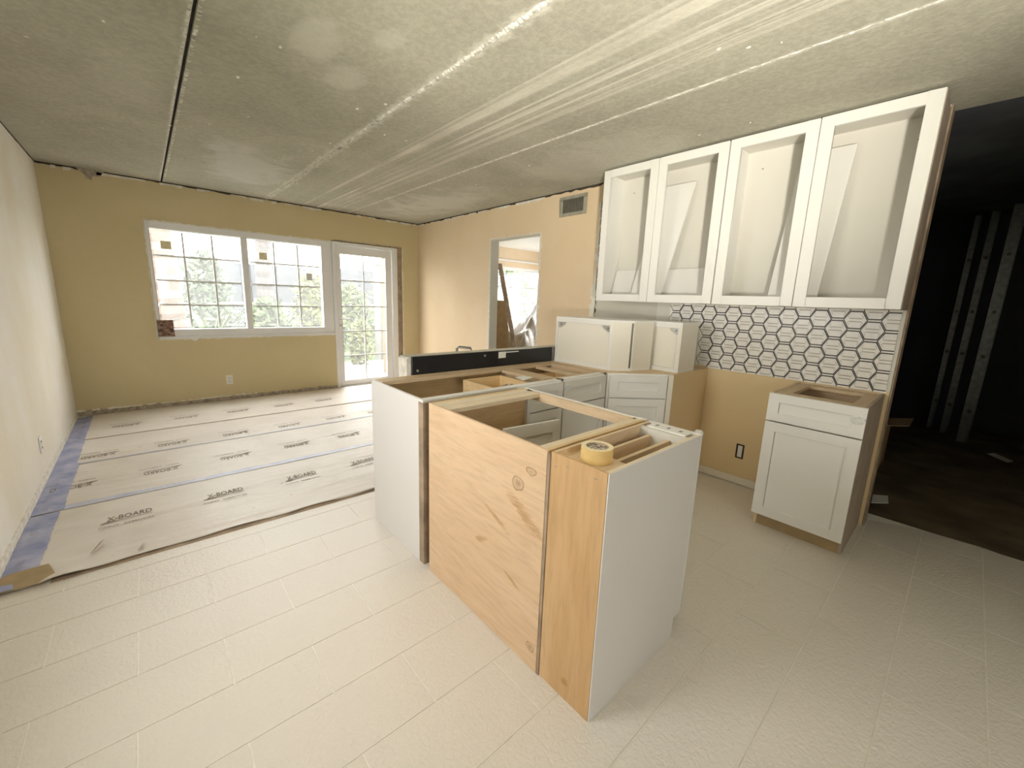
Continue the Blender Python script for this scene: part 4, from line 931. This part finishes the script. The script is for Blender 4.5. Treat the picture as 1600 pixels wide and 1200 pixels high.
# ================================================================== FLOOR PAPER
def make_h(z, seed, amp, near_curl, x0, y0, y1):
    rnd = random.Random(seed); ph = [rnd.uniform(0, 6.28) for _ in range(6)]
    def h(x, y):
        q = amp * (0.5 + 0.5 * math.sin(x * 5.1 + ph[0] + 1.3 * math.sin(y * 3 + ph[1]))) * (0.6 + 0.4 * math.sin(y * 9 + ph[2] + x * 2))
        q += amp * 0.6 * max(0, math.sin(y * 15 + math.sin(x * 3 + ph[3]) * 1.5 + ph[4])) ** 3
        e = min(1, min(abs(y - y0), abs(y1 - y)) / .12); q *= e
        if near_curl:
            k = max(0, 1 - (y - y0) / .05); q += k * near_curl * (0.35 + 0.65 * math.sin(x * 7 + ph[5]) ** 2)
            kx = max(0, 1 - (x - x0) / .40) * max(0, 1 - (y - y0) / .35); q += 0.022 * kx * (0.5 + 0.5 * math.sin(x * 22 + y * 11))
        return z + max(0, q)
    return h
SH = []
def grid_sheet(name, x0, x1, y0, y1, z, seed, mat, label, nx=40, ny=14, amp=0.004, near_curl=0.0):
    hf = make_h(z, seed, amp, near_curl, x0, y0, y1); SH.append((hf, x0, x1, y0, y1)); V = []
    for j in range(ny + 1):
        for i in range(nx + 1):
            x = x0 + (x1 - x0) * i / nx; y = y0 + (y1 - y0) * j / ny
            zz = hf(x, y)
            if j == 0 and near_curl: y += 0.010 * math.sin(x * 3.1 + 1) + 0.003 * math.sin(x * 17 + 2)
            V.append((x, y, zz))
    o = MB(); o.v = V
    for j in range(ny):
        for i in range(nx):
            a = j * (nx + 1) + i; o.f.append((a, a + 1, a + nx + 2, a + nx + 1)); o.mi.append(0)
    k = tag(o.build(name, mat, smooth=True), label, 'floor paper', 'rosin paper sheets on the floor')
    md = k.modifiers.new('thick', 'SOLIDIFY'); md.thickness = 0.0006; md.offset = 1.0
    return k
def paper_z(x, y):
    z = 0.001
    for hf, x0, x1, y0, y1 in SH:
        if x0 - .02 <= x <= x1 and y0 - .02 <= y <= y1 + .02: z = max(z, hf(min(max(x, x0), x1), min(max(y, y0), y1)) + .0006)
    return z
sh = [grid_sheet('paper_sheet', -0.55, 3.34, 2.655, 3.56, 0.0022, 1, 'rosin_paper', 'brown paper sheet along the tile edge, its lettering upright, nearest the camera', 110, 30, 0.006, 0.010),
      grid_sheet('paper_sheet', -0.55, 3.34, 3.52, 4.42, 0.0034, 2, 'rosin_paper', 'brown paper sheet second from the tile edge behind the wide blue tape', 90, 24, 0.005),
      grid_sheet('paper_sheet', -0.55, 3.34, 4.38, 5.10, 0.0046, 3, 'rosin_paper', 'brown paper sheet third from the tile edge beyond the thin blue tape', 90, 20, 0.005),
      grid_sheet('paper_sheet', -0.55, 3.34, 5.07, 6.06, 0.0058, 4, 'rosin_paper', 'brown paper sheet farthest back under the window wall', 90, 20, 0.005)]
# folded-over brown scrap and the old edge under the near sheet
tag(MB().prism([(-0.45, 2.640, .0004), (3.3, 2.595, .0004), (3.3, 2.70, .0004), (-0.45, 2.70, .0004)], (0, 0, .0012)).build('underlay_strip', 'plank_old'), 'dark brown paper edge showing under the nearest paper sheet', 'paper strip')
mb = MB(); mb.prism([(-0.632, 2.655, .012), (-0.47, 2.645, .012), (-0.44, 2.70, .016), (-0.47, 2.80, .022), (-0.60, 2.80, .02), (-0.632, 2.76, .018)], (0, 0, .002))
tag(mb.build('cardboard_scrap', 'toe_wood'), 'brown cardboard scrap taped at the near corner by the left wall', 'scrap')
for (P, lb) in (([(-.33, 2.80, .016), (-.315, 2.80, .030), (-.285, 2.90, .030), (-.30, 2.905, .016)], 'dark torn fold in the near paper sheet beside the blue tape'), ([(-.15, 2.70, .012), (-.142, 2.70, .022), (-.125, 2.755, .020), (-.133, 2.757, .012)], 'small dark tear near the edge of the nearest paper sheet')):
    tag(MB().prism(P, (0.003, 0, .001)).build('paper_tear', 'plank_old'), lb, 'tear')
# tape
def tape(pts, w_, mat, label, seed, lift=0.0012):
    rnd = random.Random(seed); mb = MB(); n = len(pts); rows = []
    for i, p in enumerate(pts):
        d = (Vector((*pts[min(i + 1, n - 1)], 0)) - Vector((*pts[max(i - 1, 0)], 0))).normalized(); s_ = Vector((-d.y, d.x, 0))
        wl_, wr_ = w_ * rnd.uniform(.47, .53), w_ * rnd.uniform(.47, .53); r = []
        for k in range(5):
            q = Vector((p[0], p[1], 0)) + s_ * (-wr_ + (wl_ + wr_) * k / 4); q.x = max(q.x, XL + .004)
            q.z = paper_z(q.x, q.y) + lift + rnd.uniform(0, .0012); r.append(q)
        rows.append(r)
    for i in range(n - 1):
        for k in range(4): mb.face([rows[i][k], rows[i + 1][k], rows[i + 1][k + 1], rows[i][k + 1]])
    o = tag(mb.build('blue_tape_strip', mat), label, 'tape', "painter's tape on the floor paper")
    md = o.modifiers.new('thick', 'SOLIDIFY'); md.thickness = 0.0006; md.offset = 1
lin = lambda a, b_, y0, y1, n: [(a + (b_ - a) * i / n, y0 + (y1 - y0) * i / n) for i in range(n + 1)]
tape(lin(-0.56, 3.3, 3.545, 3.535, 80), 0.060, 'blue_tape_pale', 'wide pale blue tape across the paper over the nearest seam', 1)
tape(lin(-0.56, 3.3, 4.405, 4.395, 80), 0.024, 'blue_tape_pale', 'thin blue tape across the paper over the second seam', 2)
tape(lin(-0.56, 3.3, 5.08, 5.09, 80), 0.010, 'plank_old', 'thin dark tape line across the paper over the farthest seam', 3)
tape(lin(-0.565, -0.565, 2.74, 3.5, 24), 0.12, 'blue_tape', 'crumpled blue tape along the left wall beside the nearest paper sheet', 4)
tape(lin(-0.560, -0.560, 3.52, 4.42, 24), 0.14, 'blue_tape', 'blue tape along the left wall beside the second paper sheet', 5)
tape(lin(-0.565, -0.575, 4.42, 6.0, 30), 0.12, 'blue_tape', 'blue tape along the left wall running into the far corner', 6)
tag(MB().prism([(-.632, 2.66, .016), (-.56, 2.655, .016), (-.57, 2.70, .018), (-.632, 2.72, .018)], (0, 0, .001)).build('blue_tape_strip', 'blue_tape'), 'blue tape stub holding the cardboard scrap at the left wall', 'tape', "painter's tape on the floor paper")
# printed lettering
def text_mesh(txt, size, mat, sx=1.0):
    cu = bpy.data.curves.new('lettering', 'FONT'); cu.body = txt; cu.size = size; cu.align_x = 'CENTER'; cu.align_y = 'CENTER'; cu.resolution_u = 2; cu.offset = size * 0.012
    o = bpy.data.objects.new('lettering', cu); COL.objects.link(o); bpy.context.view_layer.update()
    me = bpy.data.meshes.new_from_object(o.evaluated_get(bpy.context.evaluated_depsgraph_get()))
    bpy.data.objects.remove(o)
    xs = [v.co.x for v in me.vertices]; k = sx / (max(xs) - min(xs))
    for v in me.vertices: v.co.x *= k
    me.materials.clear(); me.materials.append(MATS[mat]); return me
big_me = text_mesh('X-BOARD', 0.085, 'ink', 0.20); small_me = text_mesh('PAINT  REMODEL', 0.022, 'ink', 0.24)
swm = mesh_of(MB().prism([(-.125, -.048, 0), (-.05, -.043, 0), (.10, -.041, 0), (.10, -.038, 0), (-.05, -.038, 0), (-.09, -.028, 0), (-.125, -.042, 0)], (0, 0, .0004)), 'logo_swoosh', ['ink'])
def prints(sheet, xs, y, flip, top):
    for x in xs:
        if x > 2.0: continue
        zz = max(paper_z(x + dx * .01, y + dy * .01) for dx in range(-13, 14) for dy in range(-11, 12)) + 0.0004
        rot = (0, 0, math.pi if flip else 0); s_ = -1 if flip else 1
        piece('printed_lettering', big_me, sheet, (x, y, zz), rot, False)
        piece('printed_logo', swm, sheet, (x, y, zz), rot, False)
        piece('printed_small_lettering', small_me, sheet, (x - .01, y - s_ * .10, zz), rot, False)
prints(sh[0], [-0.185 + .475 * i for i in range(5)], 3.185, False, 0)
prints(sh[1], [-0.49 + .465 * i for i in range(6)], 3.885, True, 0)
prints(sh[2], [-0.395 + .465 * i for i in range(6)], 4.53, True, 0)
prints(sh[3], [-0.25 + .465 * i for i in range(5)], 5.40, True, 0)

# ================================================================== SMALL THINGS
# brown printed box on the sill
t = thing('printed_box', (0.165, YB - .01, 0.787), 'small dark brown patterned box standing in the left corner of the window sill', 'box')
t.rotation_euler = (0, 0, 0)
MB().box(0.093, 0.233, YB - 0.03, YB + 0.010, 0.816, 1.003).build('carton', 'brown_print', t, bevel=.002)
MB().box(0.090, 0.236, YB - 0.032, YB + 0.011, 0.815, 0.822).build('bottom_flap', 'plank_old', t)
# hand truck behind the low wall
t = thing('hand_truck', (1.82, 2.62, 0), 'grey metal handle poking up behind the black board', 'hand truck')
MB().tube([(1.76, 2.60, 0.14), (1.76, 2.60, .985), (1.78, 2.60, .995), (1.86, 2.56, .985), (1.87, 2.56, .955), (1.87, 2.60, .90), (1.87, 2.60, 0.14)], .010, 8).build('frame', 'metal_grey', t, smooth=True)
MB().box(1.70, 1.93, 2.60, 2.80, .03, .04).build('toe_plate', 'metal_grey', t)
for x in (1.715, 1.915):
    mb = MB().tube([(x - .02, 2.585, .112), (x + .02, 2.585, .112)], .08, 18); mb.build('wheel', 'black_plastic', t)
MB().tube([(1.70, 2.585, .112), (1.93, 2.585, .112)], .010, 8).build('axle', 'metal_grey', t)
for zz in (.4, .7): MB().tube([(1.76, 2.60, zz), (1.87, 2.60, zz)], .007, 6).build('crossbar', 'metal_grey', t)

# ---- far room: leaning boards and a sheeted heap
t = thing('leaning_board', (4.0, 4.3, 0), 'long grey-brown board leaning across the doorway of the far room', 'board')
MB().obox((3.90, 4.125, 0.01), (0.05, -.03, 0.0), (0.03, 0.02, 0), (0.0, 0.62, 1.87)).build('board', 'plank_old', t, bevel=.002)
t = thing('plywood_offcut', (4.1, 4.5, 0), 'dark weathered panel standing behind the leaning board in the far room', 'panel')
MB().prism([(3.97, 4.36, 0.01), (3.99, 4.98, .01), (3.99, 4.98, 1.35), (3.97, 4.64, 1.35)], (.022, 0, 0)).build('panel', 'toe_wood', t)
def heap(name, cx, cy_, rx, ry, h, seed, mat, label, z0=0.0, n=26):
    rnd = random.Random(seed); mb = MB(); V = []
    ph = [rnd.uniform(0, 6.3) for _ in range(8)]
    for j in range(n + 1):
        for i in range(n + 1):
            a, b_ = -1 + 2 * i / n, -1 + 2 * j / n
            r = max(abs(a), abs(b_))
            z = h * (1 - r ** 4) * (0.8 + .2 * math.sin(a * 3 + ph[0]) * math.sin(b_ * 4 + ph[1])) + .03 * h * math.sin(a * 9 + b_ * 5 + ph[2]) + .02 * h * math.sin(a * 6 - b_ * 8 + ph[3]) + rnd.gauss(0, .006)
            if r > .999: z = 0
            V.append((cx + a * rx, cy_ + b_ * ry, z0 + max(0.001, z)))
    mb.v = V
    for j in range(n):
        for i in range(n):
            a = j * (n + 1) + i; mb.f.append((a, a + 1, a + n + 2, a + n + 1)); mb.mi.append(0)
    o = tag(mb.build(name, mat, smooth=False), label, 'plastic sheet')
    return o
heap('plastic_sheet', 5.45, 5.62, .55, .36, 1.30, 3, 'plastic_sheet', 'white plastic sheeting heaped up below the far room window')
heap('plastic_sheet', 4.72, 4.92, .38, .30, 1.05, 5, 'plastic_dusty', 'dusty crumpled plastic sheet over a pile just inside the doorway')

# ---- dark room: galvanised studs and scraps
flat('shaded_stud_metal', (0.10, 0.105, 0.11), 0.35, 0.9, 0.2, 20)  # galvanised metal darkened, the unlit room's shade in its colour
def stud(x, y, label, w_=.09):
    t = thing('metal_stud', (x, y, 0), label, 'stud', 'studs in the dark room')
    MB().box(x, x + .0015, y, y + w_, 0, cz).build('web', 'shaded_stud_metal', t)
    MB().box(x - .034, x, y, y + .0015, 0, cz).build('flange', 'shaded_stud_metal', t); MB().box(x - .034, x, y + w_ - .0015, y + w_, 0, cz).build('flange', 'shaded_stud_metal', t)
    for zz in (.35, .95, 1.42, 2.0): MB().tube([(x - .0005, y + w_ / 2, zz), (x - .0015, y + w_ / 2, zz)], .018, 10).build('knockout', 'gap_dark', t)
stud(6.6, -0.17, 'perforated galvanised stud nearest the right edge in the dark room'); stud(6.9, 0.0, 'galvanised stud left of the perforated one in the dark room', .06); stud(7.1, .13, 'faint galvanised stud farthest left in the dark room', .05)
tag(MB().prism([(3.86, .285, -.011), (3.96, .20, -.011), (4.12, .22, -.011), (4.05, .30, -.011)], (0, 0, .004)).build('paper_scrap', 'paper_white'), 'white scrap lying on the dark floor beside the wall end', 'scrap')
tag(MB().prism([(6.1, -.44, -.011), (6.2, -.48, -.011), (6.4, -.36, -.011), (6.3, -.31, -.011)], (0, 0, .004)).build('paper_scrap', 'paper_white'), 'pale scrap farther back on the dark floor at the right', 'scrap')
t = thing('cardboard_box', (5.0, .5, -.012), 'dim open cardboard box behind the wall end in the dark room', 'box')
mb = MB(); mb.box(4.75, 5.15, .36, .37, -.011, .40); mb.box(4.75, 5.15, .70, .71, -.011, .40); mb.box(4.75, 4.76, .37, .70, -.011, .40); mb.box(5.14, 5.15, .37, .70, -.011, .40); mb.box(4.76, 5.14, .37, .70, -.011, 0.0); mb.build('carton', 'toe_wood', t)
MB().obox((4.75, .36, .40), (.4, 0, 0), (0, -.14, .03), (0, .0, .004)).build('flap', 'rail_dull', t)

# ================================================================== OUTSIDE
struct(MB().box(-14, 16, -14, -2.42, -.30, -.12).build('ground', 'lawn')); struct(MB().box(-14, XL - .12, -2.42, YB + .14, -.30, -.12).build('ground', 'lawn'))
struct(MB().box(-14, 16, YB + .14, 30, -.30, -.12).build('ground', 'lawn'))
struct(MB().box(0.8, 4.6, YB + .14, 8.6, -.12, -.04).build('patio_slab', 'patio'))
t = thing('house_wing', (3.05, 7.5, -.1), 'peach stucco wing of the house seen through the glazed door', 'building')
wg = MB(); wg.box(3.10, 3.6, YB + .14, 6.6, -.12, 3.0); wg.box(3.20, 3.6, 6.6, 7.12, -.12, 3.0)
wg.build('wall', 'peach_stucco', t)
MB().box(3.19, 3.62, 6.585, 7.135, 2.9, 3.06).build('coping', 'white_vinyl', t)
t = thing('garden_shed', (4.2, 8.2, -.12), 'pale garden shed with a slatted door beyond the patio', 'shed')
MB().box(3.86, 4.9, 8.70, 9.0, -.12, 2.0).build('wall', 'shed_pale', t)
for i in range(9): MB().box(3.90 + i * .09, 3.975 + i * .09, 8.66, 8.70, -.08, 1.85).build('slat', 'shed_pale', t)
MB().box(3.80, 4.96, 8.62, 9.05, 2.0, 2.08).build('roof', 'muntin_grey', t)
t = thing('grey_fence_wall', (0, 13, -.12), 'dark grey boundary wall behind the garden', 'wall')
for i in range(9): MB().box(-9 + i * 2.6, -9 + i * 2.6 + 2.57, 13.0, 13.12, -.12, 2.05 + .05 * (i % 2)).build('panel', 'fence_grey', t)
t = thing('chain_link_fence', (0, 11, -.12), 'low chain link fence in front of the grey boundary wall', 'fence')
for i in range(9): MB().tube([(-5 + i * 1.5, 11, -.12), (-5 + i * 1.5, 11, 1.75 if i in (4, ) else 1.12)], .022, 8).build('post', 'galvanised', t)
MB().tube([(-5, 11, 1.08), (7, 11, 1.08)], .018, 6).build('top_rail', 'galvanised', t)
mb = MB()
for i in range(150):
    x = -5 + i * .08
    mb.obox((x, 11, -.1), (.006, 0, 0), (0, .004, 0), (1.18, 0, 1.18)); mb.obox((x, 11.004, -.1), (.006, 0, 0), (0, .004, 0), (-1.18, 0, 1.18))
k = mb.build('wire_mesh', 'galvanised', t); k['kind'] = 'stuff'
def palm(x, y, r, h, mat, label, seed):
    rnd = random.Random(seed); t = thing('palm_tree', (x, y, -.12), label, 'tree')
    pts = []; rr = []
    for i in range(36):
        z = -.12 + h * i / 35; pts.append((x + .04 * math.sin(i * .2 + seed), y, z)); rr.append(r * (1.08 if i % 2 else .94) * (1.15 - .25 * i / 35))
    MB().tube(pts, rr, 12).build('trunk', mat, t)
    for i in range(14):
        a = i * 2 * math.pi / 14 + rnd.uniform(-.1, .1); mb = MB(); p = Vector((x, y, h - .15)); d = Vector((math.cos(a), math.sin(a), .9))
        for s_ in range(9):
            q = p + d * .11; sd = Vector((-math.sin(a), math.cos(a), 0)) * (.14 * (1 - s_ / 10))
            mb.face([p - sd, p + sd, q + sd * .9 - Vector((0, 0, .03)), q - sd * .9 - Vector((0, 0, .03))]); p = q; d = d - Vector((0, 0, .24))
        mb.build('frond', 'leaf_c', t)
palm(0.30, 8.6, .17, 4.2, 'bark_pink', 'pinkish palm trunk behind the left panes of the window', 1)
palm(2.0, 10.15, .15, 4.4, 'bark', 'grey palm trunk behind the middle panes of the window', 2)
def leafbush(x, y, rx, ry, h, n, mat, label, seed, leaf=.09, z0=-.12):
    rnd = random.Random(seed); t = thing('garden_bush', (x, y, z0), label, 'bush', 'garden bushes')
    mb = MB()
    for i in range(n):
        a = rnd.uniform(0, 6.283); u = rnd.random() ** .5; ph = rnd.uniform(0, 1) ** .8
        k = math.sqrt(max(.05, 1 - (ph * .95) ** 2))
        p = Vector((x + rx * u * k * math.cos(a), y + ry * u * k * math.sin(a), z0 + .05 + h * ph))
        d = Vector((rnd.gauss(0, 1), rnd.gauss(0, 1), rnd.gauss(.4, .7))).normalized(); s_ = d.orthogonal().normalized(); l = leaf * rnd.uniform(.6, 1.4)
        mb.face([p, p + d * l * .5 + s_ * l * .22, p + d * l, p + d * l * .5 - s_ * l * .22])
    mb.build('foliage', mat, t)
    st_ = MB()
    for i in range(5): st_.tube([(x + rnd.gauss(0, .05), y + rnd.gauss(0, .05), z0), (x + rnd.gauss(0, rx * .4), y + rnd.gauss(0, ry * .4), z0 + h * .7)], .012, 5)
    st_.build('stem', 'bark', t)
def strap(x, y, r, h, n, mat, label, seed, w_=.05):
    rnd = random.Random(seed); t = thing('strap_plant', (x, y, -.12), label, 'plant', 'strap leaved plants')
    for i in range(n):
        a = rnd.uniform(0, 6.283); o = rnd.uniform(.3, 1) * r; hh = h * rnd.uniform(.6, 1.05); mb = MB(); sd = Vector((-math.sin(a), math.cos(a), 0)) * w_
        base = Vector((x, y, -.12)); pr = None
        for k in range(6):
            q = k / 5; p = base + Vector((math.cos(a) * o * q ** 1.4, math.sin(a) * o * q ** 1.4, hh * (q * 1.25 - .45 * q ** 3))); s_ = sd * (1 - q ** 2 * .95)
            if pr: mb.face([pr[0] - pr[1], pr[0] + pr[1], p + s_, p - s_])
            pr = (p, s_)
        mb.build('leaf', mat, t)
strap(-.15, 7.6, .7, 1.7, 26, 'leaf_c', 'pale strap-leaved plant at the lower left of the window', 1); strap(.75, 8.0, .5, 1.5, 24, 'leaf_a', 'strap-leaved plant under the second column of panes', 2, .045); strap(-.6, 8.9, .8, 2.2, 24, 'leaf_c', 'tall strap-leaved plant behind the pink trunk', 3); strap(-.5, 10.3, .6, 1.5, 22, 'leaf_c', 'low strap-leaved plant farther back behind the pink trunk', 4)
leafbush(1.50, 7.7, .42, .4, 1.25, 1500, 'leaf_a', 'low green bush below the middle of the window', 5, .12); leafbush(2.42, 8.4, .45, .45, 1.75, 1800, 'leaf_d', 'bright yellow-green bush behind the right panes of the window', 6, .12)
leafbush(3.55, 9.6, .55, .45, 1.6, 1600, 'leaf_b', 'light green bush behind the glazed door', 7, .13); leafbush(4.75, 10.2, .5, .45, 1.9, 1600, 'leaf_b', 'tall pale bush far behind the glazed door', 8, .16)
leafbush(1.0, 10.5, .5, .35, 2.1, 1700, 'leaf_c', 'grey-green bush behind the third column of panes', 9, .15); leafbush(3.25, 8.3, .22, .22, .9, 700, 'leaf_d', 'small bright bush at the edge of the patio', 10, .1)
leafbush(7.35, 8.6, .6, .5, 2.4, 2200, 'leaf_a', 'dense green bush outside the far room window', 12, .14); leafbush(9.0, 10.0, 1.0, .6, 2.8, 2200, 'leaf_b', 'wide green bush to the right outside the far room window', 13, .16); leafbush(8.75, 8.2, .45, .45, 1.9, 1500, 'leaf_c', 'grey-green bush close to the far room window', 14, .13)
# white neighbouring house above the fence
t = thing('neighbour_house', (3, 22, -.12), 'white neighbouring house beyond the boundary wall', 'building')
MB().box(-8, 9, 20, 26, -.12, 4.2).build('wall', 'paper_white', t)
MB().prism([(-8.5, 19.6, 4.2), (9.5, 19.6, 4.2), (9.5, 23, 5.6), (-8.5, 23, 5.6)], (0, 0, .15)).build('roof', 'muntin_grey', t)
for x in (-5, -1, 3, 6): MB().box(x, x + 1.1, 19.95, 20, 1.6, 3.0).build('window', 'muntin_grey', t)

# ================================================================== ADDED FILL LAMP (unseen, behind the camera, aimed at the ceiling)
t = thing('added_fill_lamp', (-0.25, -0.75, 0), 'added yellow fill lamp on a stand, out of view, aimed up at the ceiling', 'lamp')
lp = Vector((-0.25, -0.75, 1.05)); aim = (Vector((1.45, 0.72, HC)) - lp).normalized()
MB().tube([(lp.x, lp.y, 0.30), tuple(lp - Vector((0, 0, .08)))], .014, 8).build('pole', 'metal_grey', t)
for a in (0.4, 2.5, 4.6): MB().tube([(lp.x, lp.y, .42), (lp.x + .32 * math.cos(a), lp.y + .32 * math.sin(a), .008)], .009, 6).build('leg', 'metal_grey', t)
sx = aim.cross(Vector((0, 0, 1))).normalized(); sy = sx.cross(aim)
mb = MB(); mb.obox(lp - sx * .12 - sy * .08 - aim * .06, sx * .24, sy * .16, aim * .05); mb.build('housing', 'lamp_body', t, bevel=.006)
ld_ = bpy.data.lights.new('added_fill_beam', 'SPOT'); ld_.energy = 345; ld_.color = (1.0, 0.95, 0.84); ld_.spot_size = math.radians(74); ld_.spot_blend = 1.0; ld_.shadow_soft_size = .10
lo_ = bpy.data.objects.new('added_fill_beam', ld_); COL.objects.link(lo_); lo_.location = lp + aim * .02
lo_.rotation_euler = (-aim).to_track_quat('Z', 'Y').to_euler()

for o in bpy.data.objects:
    if '_o' in o: del o['_o']
